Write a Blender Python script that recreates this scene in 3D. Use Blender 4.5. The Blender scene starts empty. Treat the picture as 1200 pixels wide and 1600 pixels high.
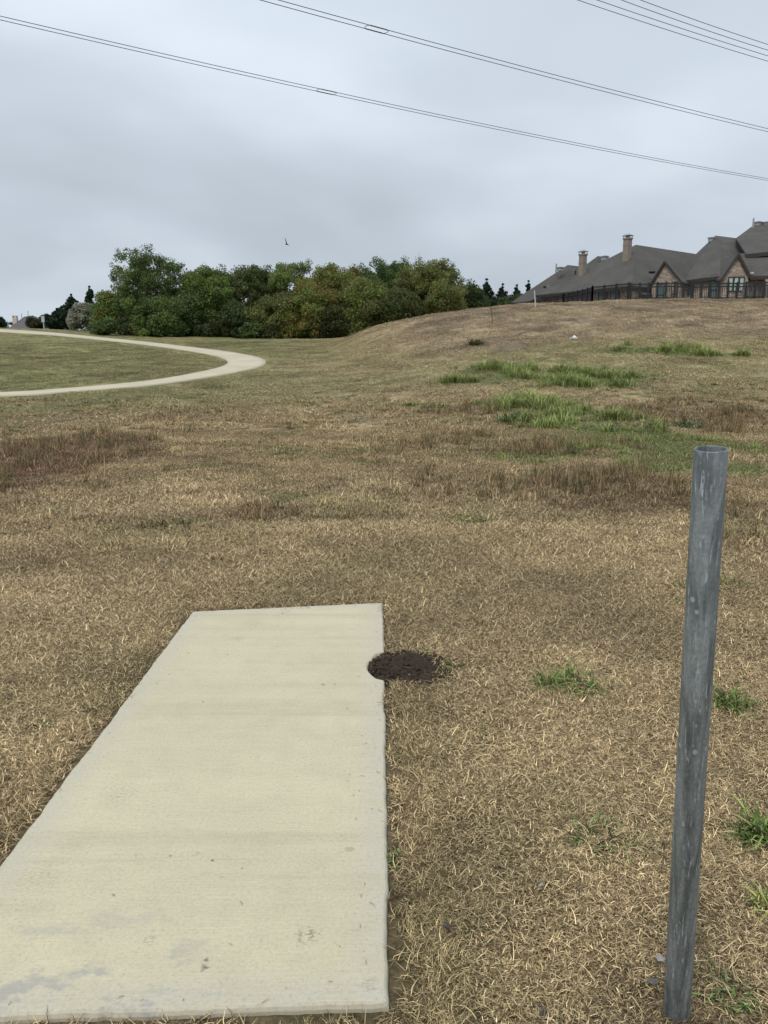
import bpy, bmesh, math, random
import numpy as np
from mathutils import Vector, Matrix
R = math.radians
sc = bpy.context.scene
COL = sc.collection
random.seed(7)
rng = np.random.default_rng(11)

# ------------------------------------------------------------------ camera
CAMZ = 1.6
PITCH = R(10.7)
cP, sP = math.cos(PITCH), math.sin(PITCH)
FPX = 1202.0
cam_d = bpy.data.cameras.new("camera")
cam = bpy.data.objects.new("camera", cam_d)
COL.objects.link(cam)
cam.location = (0, 0, CAMZ)
cam.rotation_euler = (R(90) - PITCH, 0, 0)
cam_d.sensor_fit = 'VERTICAL'
cam_d.sensor_height = 24.0
cam_d.lens = 24.0 * FPX / 1600.0
cam_d.clip_start = 0.05
cam_d.clip_end = 3000
sc.camera = cam

# ------------------------------------------------------------------ world / sun
SUN_EL, SUN_AZ = R(52), R(205)          # azimuth measured from +Y towards +X
w = bpy.data.worlds.new("World")
sc.world = w
w.use_nodes = True
nt = w.node_tree
nt.nodes.clear()
N = nt.nodes.new
out = N('ShaderNodeOutputWorld')
bg = N('ShaderNodeBackground')
sky = N('ShaderNodeTexSky')
sky.sky_type = 'NISHITA'; sky.sun_disc = False
sky.sun_elevation = SUN_EL; sky.sun_rotation = SUN_AZ
sky.dust_density = 3.0
tc = N('ShaderNodeTexCoord')
sep = N('ShaderNodeSeparateXYZ'); nt.links.new(tc.outputs['Generated'], sep.inputs[0])
def mth(op, a, b=None, clamp=False):
    n = N('ShaderNodeMath'); n.operation = op; n.use_clamp = clamp
    for i, v in enumerate((a, b)):
        if v is None: continue
        if isinstance(v, (int, float)): n.inputs[i].default_value = v
        else: nt.links.new(v, n.inputs[i])
    return n.outputs[0]
zz = mth('ADD', mth('MAXIMUM', sep.outputs[2], 0.0), 0.27)
cx = mth('DIVIDE', sep.outputs[0], zz); cy = mth('DIVIDE', sep.outputs[1], zz)
cmb = N('ShaderNodeCombineXYZ'); nt.links.new(cx, cmb.inputs[0]); nt.links.new(cy, cmb.inputs[1])
n1 = N('ShaderNodeTexNoise'); n1.inputs['Scale'].default_value = 0.75; n1.inputs['Detail'].default_value = 3.5
n1.inputs['Roughness'].default_value = 0.5; n1.inputs['Distortion'].default_value = 0.25
n2 = N('ShaderNodeTexNoise'); n2.inputs['Scale'].default_value = 1.7; n2.inputs['Detail'].default_value = 5
n2.inputs['Roughness'].default_value = 0.5
mp = N('ShaderNodeMapping'); mp.inputs['Location'].default_value = (3.4, 1.2, 0)
nt.links.new(cmb.outputs[0], mp.inputs[0])
nt.links.new(mp.outputs[0], n1.inputs[0]); nt.links.new(mp.outputs[0], n2.inputs[0])
cl = mth('ADD', mth('MULTIPLY', n1.outputs[0], 0.82), mth('MULTIPLY', n2.outputs[0], 0.18))
ramp = N('ShaderNodeValToRGB'); nt.links.new(cl, ramp.inputs[0])
e = ramp.color_ramp.elements
e[0].position = 0.38; e[0].color = (0.465, 0.515, 0.578, 1)
e[1].position = 0.60; e[1].color = (0.68, 0.755, 0.84, 1)
m_ = e.new(0.5); m_.color = (0.55, 0.615, 0.695, 1)
# brighter towards the zenith as an overcast sky is
grad = N('ShaderNodeMapRange'); nt.links.new(sep.outputs[2], grad.inputs[0])
grad.inputs[1].default_value = 0.12; grad.inputs[2].default_value = 1.0
grad.inputs[3].default_value = 1.0; grad.inputs[4].default_value = 1.8
lo = N('ShaderNodeMapRange'); nt.links.new(sep.outputs[2], lo.inputs[0])      # paler band just over the horizon
lo.inputs[1].default_value = 0.0; lo.inputs[2].default_value = 0.22
lo.inputs[3].default_value = 0.4; lo.inputs[4].default_value = 0.0
mixh = N('ShaderNodeMix'); mixh.data_type = 'RGBA'; nt.links.new(lo.outputs[0], mixh.inputs[0])
nt.links.new(ramp.outputs[0], mixh.inputs[6]); mixh.inputs[7].default_value = (0.50, 0.57, 0.65, 1)
vm = N('ShaderNodeVectorMath'); vm.operation = 'SCALE'
nt.links.new(mixh.outputs[2], vm.inputs[0]); nt.links.new(grad.outputs[0], vm.inputs['Scale'])
# cloud colour over the physical sky; the background strength is 0.1, so the cloud layer is scaled by 1/0.1
vs = N('ShaderNodeVectorMath'); vs.operation = 'SCALE'; vs.inputs['Scale'].default_value = 10.0
nt.links.new(vm.outputs[0], vs.inputs[0])
mx = N('ShaderNodeMix'); mx.data_type = 'RGBA'; mx.inputs[0].default_value = 0.96
nt.links.new(sky.outputs[0], mx.inputs[6]); nt.links.new(vs.outputs[0], mx.inputs[7])
nt.links.new(mx.outputs[2], bg.inputs[0]); bg.inputs[1].default_value = 0.1
nt.links.new(bg.outputs[0], out.inputs[0])

sd = bpy.data.lights.new("sun", 'SUN'); sd.energy = 1.5; sd.angle = R(16); sd.color = (1.0, 0.94, 0.84)
so = bpy.data.objects.new("sun", sd); COL.objects.link(so)
dirv = Vector((math.sin(SUN_AZ) * math.cos(SUN_EL), math.cos(SUN_AZ) * math.cos(SUN_EL), math.sin(SUN_EL)))
so.rotation_euler = dirv.to_track_quat('Z', 'Y').to_euler()
sc.view_settings.view_transform = 'Standard'
sc.view_settings.look = 'None'
sc.view_settings.exposure = 0.0
sc.view_settings.gamma = 1.0

# ------------------------------------------------------------------ projection helpers
def ray(px, py):
    u = (px - 600) / FPX; v = (800 - py) / FPX
    return u, cP + v * sP, -sP + v * cP
def at(px, py, Y):
    u, y, z = ray(px, py)
    return Vector((u / y * Y, Y, CAMZ + z / y * Y))
def flat(px, py, z=0.0):
    u, y, zz = ray(px, py); t = (z - CAMZ) / zz
    return Vector((u * t, y * t, z))
def proj(p):
    d = (p[1] * cP - (p[2] - CAMZ) * sP); up = p[1] * sP + (p[2] - CAMZ) * cP
    return 600 + FPX * p[0] / d, 800 - FPX * up / d

# ------------------------------------------------------------------ noise
def _hash(ix, iy, s):
    h = (ix.astype(np.int64) * 374761393 + iy.astype(np.int64) * 668265263 + s * 1274126177) & 0x7fffffff
    h = ((h ^ (h >> 13)) * 1103515245 + 12345) & 0x7fffffff
    h = ((h ^ (h >> 11)) * 668265263) & 0x7fffffff
    return ((h ^ (h >> 15)) & 0xffff) / 65535.0
def vnoise(x, y, s=0):
    ix = np.floor(x); iy = np.floor(y); fx = x - ix; fy = y - iy
    fx = fx * fx * (3 - 2 * fx); fy = fy * fy * (3 - 2 * fy)
    a = _hash(ix, iy, s); b = _hash(ix + 1, iy, s); c = _hash(ix, iy + 1, s); d = _hash(ix + 1, iy + 1, s)
    return (a * (1 - fx) + b * fx) * (1 - fy) + (c * (1 - fx) + d * fx) * fy
def fbm(x, y, s=0, o=4):
    x = np.asarray(x, float); y = np.asarray(y, float); t = 0; a = 0.5; n = 0
    for k in range(o):
        t = t + a * vnoise(x * 2 ** k + 17.3 * k, y * 2 ** k - 9.1 * k, s + k); n += a; a *= 0.55
    return t / n
def sstep(a, b, x):
    t = np.clip((x - a) / (b - a), 0, 1); return t * t * (3 - 2 * t)

# ------------------------------------------------------------------ terrain height
def pchip(xs, ys, x):
    xs = np.array(xs, float); ys = np.array(ys, float)
    h = np.diff(xs); d = np.diff(ys) / h
    m = np.zeros_like(ys)
    for i in range(1, len(xs) - 1):
        if d[i - 1] * d[i] > 0:
            w1 = 2 * h[i] + h[i - 1]; w2 = h[i] + 2 * h[i - 1]
            m[i] = (w1 + w2) / (w1 / d[i - 1] + w2 / d[i])
    m[0] = 0; m[-1] = 0
    x = np.clip(x, xs[0], xs[-1]); i = np.clip(np.searchsorted(xs, x) - 1, 0, len(xs) - 2)
    t = (x - xs[i]) / h[i]
    return (ys[i] * (2 * t ** 3 - 3 * t ** 2 + 1) + h[i] * m[i] * (t ** 3 - 2 * t ** 2 + t)
            + ys[i + 1] * (-2 * t ** 3 + 3 * t ** 2) + h[i] * m[i + 1] * (t ** 3 - t ** 2))
COLS = {   # column azimuth (given by px) : [(depth, py)] seen part, then [(depth, z)] beyond
    0:    ([(18, 681), (24, 648), (32, 615), (40, 589), (50, 562), (62, 536), (75, 518), (90, 512)], [(105, 6.0), (140, 3.6), (300, -2)]),
    200:  ([(18, 681), (24, 648), (32, 610), (40, 586), (50, 561), (62, 540), (75, 526), (88, 520)], [(105, 6.3), (140, 7.6), (200, 6), (300, 0)]),
    400:  ([(18, 682), (24, 653), (32, 617), (40, 590), (46, 571), (56, 548), (70, 533), (86, 526)], [(105, 6.0), (140, 7.4), (200, 6), (300, 0)]),
    500:  ([(18, 682), (24, 653), (32, 618), (40, 590), (50, 560), (60, 541), (70, 531), (85, 527)], [(105, 6.0), (140, 7.4), (200, 6), (300, 0)]),
    600:  ([(18, 680), (24, 648), (32, 612), (40, 583), (48, 550), (56, 516), (62, 507)], [(72, 4.4), (85, 4.2), (140, 4), (300, 0)]),
    700:  ([(18, 678), (24, 643), (32, 603), (40, 568), (50, 522), (58, 492), (62, 489)], [(72, 5.0), (85, 4.4), (140, 4), (300, 0)]),
    850:  ([(18, 676), (24, 638), (30, 605), (38, 562), (45, 529), (52, 495), (58, 477), (62, 474)], [(72, 6.65), (82, 6.8), (100, 6.2), (140, 4.5), (300, 0)]),
    1000: ([(18, 674), (24, 632), (30, 598), (36, 562), (42, 531), (50, 493), (57, 471), (62, 468)], [(72, 7.0), (82, 7.1), (100, 6.6), (140, 5), (300, 0)]),
    1200: ([(18, 674), (24, 632), (30, 598), (36, 562), (42, 531), (50, 493), (57, 471), (62, 467)], [(72, 7.0), (82, 7.1), (100, 6.8), (140, 6), (300, 0)]),
}
RS = np.array([0, 8, 12, 15, 18, 21, 24, 28, 32, 36, 40, 43, 46, 50, 54, 58, 62, 67, 72, 80, 88, 96, 105, 120, 140, 200, 300, 340])
AZ, TBL = [], []
for px, (seen, far) in COLS.items():
    az = math.atan((px - 600) / FPX / (cP + 0.19 * sP)); ca = math.cos(az)
    rs = [0, 12]; zs = [0, 0]
    for Y, py in seen:
        rs.append(Y / ca); zs.append(at(px, py, Y).z)
    for Y, z in far:
        rs.append(Y / ca); zs.append(z)
    rs.append(rs[-1] * 1.6); zs.append(zs[-1])
    AZ.append(az); TBL.append(pchip(rs, zs, RS))
AZ = np.array(AZ); TBL = np.array(TBL)
A_FINE = np.linspace(AZ[0], AZ[-1], 161)
R_FINE = np.concatenate([np.arange(0, 140, 0.5), np.arange(140, 340, 5)])
_t1 = np.array([pchip(RS, row, R_FINE) for row in TBL])
TF = np.array([pchip(AZ, _t1[:, j], A_FINE) for j in range(len(R_FINE))]).T
for _ in range(6):                      # soften across azimuth
    TF[1:-1] = 0.25 * TF[:-2] + 0.5 * TF[1:-1] + 0.25 * TF[2:]
def height0(x, y):
    x = np.asarray(x, float); y = np.asarray(y, float)
    r = np.hypot(x, y); a = np.arctan2(x, y)
    back = 1 - sstep(R(70), R(130), np.abs(a))
    ac = np.clip(a, A_FINE[0], A_FINE[-1])
    fa = (ac - A_FINE[0]) / (A_FINE[-1] - A_FINE[0]) * (len(A_FINE) - 1)
    ia = np.clip(np.floor(fa).astype(int), 0, len(A_FINE) - 2); ta = fa - ia
    rc = np.clip(r, 0, R_FINE[-1] - 1e-3)
    ir = np.clip(np.searchsorted(R_FINE, rc, side='right') - 1, 0, len(R_FINE) - 2)
    tr = (rc - R_FINE[ir]) / (R_FINE[ir + 1] - R_FINE[ir])
    z = ((TF[ia, ir] * (1 - ta) + TF[ia + 1, ir] * ta) * (1 - tr) + (TF[ia, ir + 1] * (1 - ta) + TF[ia + 1, ir + 1] * ta) * tr)
    return z * back
# slab footprint (world): corners
SL = [flat(607, 1567), flat(598, 941), flat(300, 955), flat(-185, 1592)]   # near right, far right, far left, near left
def slab_sd(x, y):
    """signed distance to the slab quad, negative inside"""
    d = np.full(np.shape(x), -1e9)
    for i in range(4):
        a, b = SL[i], SL[(i + 1) % 4]
        nx, ny = (b.y - a.y), -(b.x - a.x); L = math.hypot(nx, ny)
        d = np.maximum(d, ((x - a.x) * nx + (y - a.y) * ny) / L)
    return d
def ground0(px, py):
    u, y, z = ray(px, py); Y = np.arange(10, 110, 0.05); zr = CAMZ + z / y * Y; X = u / y * Y
    i = int(np.argmax(zr <= height0(X, Y) + 0.02)); return Vector((X[i], Y[i], 0))
PATH_PTS = None
def path_near(x, y):
    if PATH_PTS is None: return np.zeros(np.shape(x))
    d = np.full(np.shape(x), 1e9)
    for p, q, hw in PATH_PTS: d = np.minimum(d, np.hypot(x - p, y - q) - hw)
    return 1 - sstep(0.2, 2.5, d)
def height(x, y):
    x = np.asarray(x, float); y = np.asarray(y, float)
    z = height0(x, y); r = np.hypot(x, y); zb_ = z - 0.028
    amp = 0.02 + 0.10 * sstep(10, 45, r)
    z = z + (fbm(x * 0.9, y * 0.9, 3, 4) - 0.5) * amp * 1.2 + (fbm(x * 0.22, y * 0.22, 9, 3) - 0.5) * 0.22 * sstep(9, 30, r)
    z = z + (fbm(x * 6, y * 6, 21, 2) - 0.5) * 0.018 * (1 - sstep(9, 20, r))
    z = z - 0.028
    k_ = path_near(x, y); z = z * (1 - k_) + zb_ * k_
    sd_ = slab_sd(x, y)
    z = np.where(sd_ < 0.22, z * sstep(0.0, 0.22, sd_) + (-0.027) * (1 - sstep(0.0, 0.22, sd_)), z)
    z = z - 0.04 * sstep(-0.02, -0.08, sd_)
    return z
def hz(x, y): return float(height(np.array([x]), np.array([y]))[0])
def ground(px, py):
    """first hit of the pixel's ray with the ground"""
    u, y, z = ray(px, py)
    Y = np.concatenate([np.arange(1.2, 20, 0.01), np.arange(20, 110, 0.05)])
    zr = CAMZ + z / y * Y; X = u / y * Y
    below = zr <= height(X, Y)
    i = int(np.argmax(below)) if below.any() else len(Y) - 1
    return Vector((X[i], Y[i], float(height(X[i:i+1], Y[i:i+1])[0])))

# ------------------------------------------------------------------ footpath
def resample(P, n):
    P = np.array(P, float); s = np.concatenate([[0], np.cumsum(np.hypot(*np.diff(P, axis=0).T))])
    # catmull-ish smoothing through pchip on both coordinates
    q = np.linspace(0, s[-1], n)
    return np.stack([pchip(s, P[:, 0], q) if False else np.interp(q, s, P[:, 0]), np.interp(q, s, P[:, 1])], 1)
outer = [(-260, 629), (-120, 624), (0, 618), (100, 612), (200, 605), (270, 597), (330, 588), (375, 580), (405, 573), (416, 566), (408, 559), (380, 553),
         (340, 547), (290, 541), (240, 535), (190, 530), (140, 525), (90, 520), (50, 517), (0, 514), (-60, 511), (-200, 508)]
inner = [(-260, 623), (-120, 618), (0, 612.5), (100, 606.5), (180, 600), (235, 594), (290, 585), (330, 577), (350, 571), (356, 566), (352, 561), (338, 556),
         (308, 550), (270, 544), (225, 538), (180, 533), (132, 528), (85, 523.5), (45, 521), (0, 518), (-60, 515), (-200, 512)]
NP = 220
def edge_world(pl):
    P = [ground0(a, b) for a, b in pl]
    P = np.array([(p.x, p.y) for p in P])
    return P
eo, ei = edge_world(outer), edge_world(inner)
def smooth_poly(P, n):
    # Catmull-Rom
    out_ = []
    m = len(P); per = n // (m - 1) + 1
    for i in range(m - 1):
        p0, p1, p2, p3 = P[max(i - 1, 0)], P[i], P[i + 1], P[min(i + 2, m - 1)]
        for k in range(per):
            t = k / per
            out_.append(0.5 * ((2 * p1) + (-p0 + p2) * t + (2 * p0 - 5 * p1 + 4 * p2 - p3) * t * t + (-p0 + 3 * p1 - 3 * p2 + p3) * t ** 3))
    out_.append(P[-1]); return np.array(out_)
eo, ei = smooth_poly(eo, NP), smooth_poly(ei, NP)
for _ in range(12):
    eo[1:-1] = .25 * eo[:-2] + .5 * eo[1:-1] + .25 * eo[2:]; ei[1:-1] = .25 * ei[:-2] + .5 * ei[1:-1] + .25 * ei[2:]
PATH_W = np.hypot(*(eo - ei).T)
print('PATH width min/max/mean', PATH_W.min(), PATH_W.max(), PATH_W.mean())
PATH_C = (eo + ei) / 2
PATH_PTS = [(PATH_C[k, 0], PATH_C[k, 1], PATH_W[k] / 2) for k in range(0, len(PATH_C), 4)]

# ------------------------------------------------------------------ ground colour map (albedo of what grows there)
C_DRY = np.array([0.50, 0.382, 0.212]); C_SOIL = np.array([0.085, 0.060, 0.038])
C_GREEN = np.array([0.185, 0.220, 0.072]); C_OLIVE = np.array([0.295, 0.262, 0.118])
C_RED = np.array([0.215, 0.128, 0.080]); C_PALE = np.array([0.56, 0.435, 0.255]); C_HILL = np.array([0.39, 0.292, 0.185])
C_LAWN = np.array([0.212, 0.218, 0.084]); C_BROWN = np.array([0.215, 0.150, 0.082])
PATCH = [  # px, py, half width px, half height px, colour, strength
    (770, 588, 60, 17, C_GREEN, 1.0), (900, 592, 110, 20, C_GREEN, 0.9), (710, 597, 40, 6, C_GREEN, 0.8),
    (985, 548, 45, 6, C_GREEN, 1.0), (1060, 551, 45, 8, C_GREEN, 1.0), (1120, 553, 40, 5, C_GREEN, 1.0),
    (860, 645, 85, 22, C_GREEN, 0.85), (980, 690, 110, 28, C_GREEN, 1.0), (930, 665, 120, 16, C_GREEN, 1.0), (1040, 725, 70, 24, C_GREEN, 0.9), (1160, 735, 70, 16, C_GREEN, 1.0), (1170, 700, 60, 14, C_GREEN, 0.8), (850, 716, 110, 12, C_GREEN, 0.7), (1100, 760, 60, 12, C_GREEN, 0.6),
    (1090, 650, 160, 24, C_BROWN, 0.85), (980, 770, 200, 34, C_BROWN, 0.95), (830, 700, 160, 16, C_BROWN, 0.6),
    (1140, 790, 80, 40, C_BROWN, 0.7), (1130, 610, 70, 12, C_OLIVE, 0.6),
    (90, 705, 150, 28, C_RED, 0.8), (30, 745, 130, 50, C_RED, 1.0), (10, 765, 60, 14, C_BROWN, 0.8), (190, 695, 50, 12, C_BROWN, 0.8),
    (160, 760, 90, 25, C_RED, 0.35), (240, 820, 120, 12, C_BROWN, 0.65), (400, 805, 60, 12, C_RED, 0.6), (270, 650, 60, 14, C_BROWN, 0.5),
    (550, 800, 60, 18, C_OLIVE, 0.75), (600, 760, 150, 26, C_PALE, 0.6), (260, 775, 140, 26, C_PALE, 0.6), (540, 675, 60, 14, C_PALE, 0.5),
    (660, 745, 120, 22, C_BROWN, 0.4), (730, 690, 80, 10, C_BROWN, 0.5), (500, 915, 60, 7, C_SOIL, 0.6), (1160, 850, 60, 30, C_BROWN, 0.6),
    (700, 640, 90, 10, C_BROWN, 0.4), (800, 545, 50, 4, C_SOIL, 0.7), (745, 540, 40, 4, C_SOIL, 0.6), (370, 655, 60, 10, C_BROWN, 0.35),
    (100, 640, 130, 8, C_LAWN, 0.7), (240, 622, 150, 8, C_LAWN, 0.7), (1010, 730, 50, 22, C_GREEN, 0.5), (640, 700, 60, 12, C_BROWN, 0.35),
    (1085, 1580, 90, 30, C_SOIL, 0.75), (1000, 1560, 50, 25, C_SOIL, 0.4), (480, 1590, 60, 8, C_GREEN, 0.4),
]
_pw = []
for px, py, hw, hh, c, s in PATCH:
    g = ground(px, py); gl = ground(px + hw, py); gu = ground(px, py - hh); gd = ground(px, py + hh)
    _pw.append((g.x, (gu.y + gd.y) / 2, abs(gl.x - g.x), max(abs(gu.y - gd.y) / 2, 0.05), c, s))
def gcolor(x, y):
    x = np.asarray(x, float); y = np.asarray(y, float); r = np.hypot(x, y)
    en = lambda v, g=2.3: np.clip((v - 0.5) * g + 0.5, 0, 1)[..., None]
    n_a = en(fbm(x * 0.35, y * 0.35, 31, 4)); n_b = en(fbm(x * 1.3, y * 1.3, 41, 4)); n_c = en(fbm(x * 3.7, y * 3.7, 51, 3)); n_d = en(fbm(x * 0.6, y * 0.9, 57, 5), 2.8)
    far = sstep(6, 12, r)[..., None]
    c = C_DRY * (0.80 + 0.40 * n_b)
    c = c + (C_BROWN * 1.1 - c) * (0.08 + 0.27 * far) * sstep(0.45, 0.85, n_d)
    c = c + (C_PALE - c) * (0.25 + 0.35 * far) * sstep(0.55, 0.1, n_d) * n_b
    c = c + (C_OLIVE - c) * 0.35 * sstep(0.5, 0.9, en(fbm(x * 0.8 + 5, y * 0.8, 61, 4)))
    c = c + (C_BROWN * 0.9 - c) * 0.45 * sstep(0.62, 0.85, n_c) * (0.3 + 0.7 * far)
    md = (sstep(7.5, 11, y) * (1 - sstep(26, 36, y)))[..., None]
    c = c + (C_BROWN * 1.5 - c) * md * (0.0 + 0.25 * n_a)
    # olive strip at the foot of the hill and lawn to the left
    ol = (sstep(24, 38, y) * (1 - sstep(42, 50, y) * sstep(-4, 2, x)))[..., None]
    c = c + (C_OLIVE * (0.95 + 0.3 * n_b) - c) * ol * (0.35 + 0.5 * n_a)
    lawn = (sstep(-2, -12, x) * sstep(24, 33, y))[..., None]
    c = c + (C_LAWN * (0.85 + 0.4 * n_a) - c) * lawn * (0.45 + 0.5 * n_d)
    hill = (sstep(0.0, 4, x - (50 - y) * 0.15) * sstep(41, 46, y))[..., None]
    st_ = en(fbm(x * 0.35 + y * 0.1, y * 1.1 - x * 0.25, 63, 5), 2.8)
    c = c + (C_HILL * (0.72 + 0.35 * n_b) + (C_PALE * 0.95 - C_HILL) * 0.75 * sstep(0.45, 0.95, st_) - C_HILL * 0.25 * sstep(0.35, 0.0, st_) - c) * hill * 0.94
    c = c * (1 + (0.28 + 0.34 * far) * (n_c - 0.5))
    sp_ = sstep(0.60, 0.72, fbm(x * 1.7, y * 2.0, 131, 4)) * sstep(7, 10, y) * (1 - sstep(34, 44, y))
    c = c + (C_GREEN * 0.85 - c) * 0.55 * sp_[..., None]
    wob = (fbm(x * 0.9, y * 0.9, 71, 4) - 0.5) * 1.6
    for (gx, gy, rx, ry, col, s) in _pw:
        d = np.sqrt(((x - gx) / rx) ** 2 + ((y - gy) / ry) ** 2) + wob
        k = (s * (1 - sstep(0.55, 1.15, d)))[..., None]
        k = k * (0.35 + 0.65 * sstep(0.15, 0.6, n_c * 0.5 + n_b * 0.5))
        c = c + (col * (0.8 + 0.4 * n_b) - c) * k
    return np.clip(c, 0.01, 0.9)
def patch_w(x, y, cols):
    wob = (fbm(x * 0.9, y * 0.9, 71, 4) - 0.5) * 1.6; k = np.zeros(np.shape(x))
    for (gx, gy, rx, ry, col, s) in _pw:
        if any(col is q for q in cols):
            d = np.sqrt(((x - gx) / rx) ** 2 + ((y - gy) / ry) ** 2) + wob
            k = np.maximum(k, s * (1 - sstep(0.6, 1.1, d)))
    return k

# ------------------------------------------------------------------ material helpers
def mat(name):
    m = bpy.data.materials.new(name); m.use_nodes = True
    t = m.node_tree; b = t.nodes['Principled BSDF']
    return m, t, b
def nd(t, kind, **kw):
    n = t.nodes.new(kind)
    for k, v in kw.items():
        if k.startswith('i_'):
            n.inputs[k[2:].replace('_', ' ')].default_value = v
        else: setattr(n, k, v)
    return n
def mixc(t, fac, a, b, blend='MIX'):
    n = t.nodes.new('ShaderNodeMix'); n.data_type = 'RGBA'; n.blend_type = blend
    for i, v in ((0, fac), (6, a), (7, b)):
        if isinstance(v, (int, float)): n.inputs[i].default_value = v
        elif isinstance(v, tuple): n.inputs[i].default_value = (*v, 1) if len(v) == 3 else v
        else: t.links.new(v, n.inputs[i])
    return n.outputs[2]
def rampf(t, src, stops):
    n = t.nodes.new('ShaderNodeValToRGB'); t.links.new(src, n.inputs[0])
    el = n.color_ramp.elements
    while len(el) < len(stops): el.new(0.5)
    for k, (p, c) in enumerate(stops):
        el[k].position = p; el[k].color = (*c, 1) if isinstance(c, tuple) else (c, c, c, 1)
    return n.outputs[0]
def noise(t, vec, scale, detail=4, rough=0.55, dist=0.0):
    n = nd(t, 'ShaderNodeTexNoise'); n.inputs['Scale'].default_value = scale; n.inputs['Detail'].default_value = detail
    n.inputs['Roughness'].default_value = rough; n.inputs['Distortion'].default_value = dist
    if vec is not None: t.links.new(vec, n.inputs['Vector'])
    return n.outputs[0]
def objco(t, scale=None, rot=None):
    c = nd(t, 'ShaderNodeTexCoord').outputs['Object']
    if scale or rot:
        mpn = nd(t, 'ShaderNodeMapping'); t.links.new(c, mpn.inputs[0])
        if scale: mpn.inputs['Scale'].default_value = scale
        if rot: mpn.inputs['Rotation'].default_value = rot
        c = mpn.outputs[0]
    return c
def bump(t, b, src, strength, dist):
    n = nd(t, 'ShaderNodeBump'); n.inputs['Strength'].default_value = strength; n.inputs['Distance'].default_value = dist
    t.links.new(src, n.inputs['Height']); t.links.new(n.outputs[0], b.inputs['Normal'])
def simple(name, col, rough=0.7, var=0.25, scale=3.0, metal=0.0, bumpd=0.0):
    m, t, b = mat(name)
    n = noise(t, objco(t), scale, 5)
    lo_ = tuple(c * (1 - var) for c in col); hi_ = tuple(min(1, c * (1 + var)) for c in col)
    t.links.new(mixc(t, n, lo_, hi_), b.inputs['Base Color'])
    b.inputs['Roughness'].default_value = rough; b.inputs['Metallic'].default_value = metal
    if bumpd: bump(t, b, noise(t, objco(t), scale * 6, 4), 0.6, bumpd)
    return m

# ------------------------------------------------------------------ object helpers
def link(o, parent=None):
    COL.objects.link(o)
    if parent is not None:
        o.parent = parent
        o.matrix_parent_inverse = Matrix.Translation(parent.location).inverted() if parent.type == 'EMPTY' else parent.matrix_world.inverted()
    return o
def tag(o, label=None, cat=None, group=None, kind=None):
    if label: o['label'] = label
    if cat: o['category'] = cat
    if group: o['group'] = group
    if kind: o['kind'] = kind
    return o
def empty(name, loc, label, cat, group=None):
    o = bpy.data.objects.new(name, None); o.empty_display_size = 0.2
    o.location = loc; COL.objects.link(o)
    bpy.context.view_layer.update()
    return tag(o, label, cat, group)
def mesh_np(name, V, F, material, parent=None, smooth=False, attrs=None):
    """V (n,3), F (m,k) constant k polygons"""
    V = np.asarray(V, np.float32); F = np.asarray(F, np.int32)
    me = bpy.data.meshes.new(name); k = F.shape[1]
    me.vertices.add(len(V)); me.vertices.foreach_set('co', V.ravel())
    me.loops.add(F.size); me.loops.foreach_set('vertex_index', F.ravel())
    me.polygons.add(len(F)); me.polygons.foreach_set('loop_start', np.arange(0, F.size, k, dtype=np.int32))
    if smooth: me.polygons.foreach_set('use_smooth', np.ones(len(F), bool))
    me.update(calc_edges=True); me.validate()
    for an, arr in (attrs or {}).items():
        at_ = me.attributes.new(an, 'FLOAT_COLOR', 'POINT')
        rgba = np.ones((len(V), 4), np.float32); rgba[:, :3] = arr; at_.data.foreach_set('color', rgba.ravel())
    if material: me.materials.append(material)
    o = bpy.data.objects.new(name, me)
    return link(o, parent)
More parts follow.
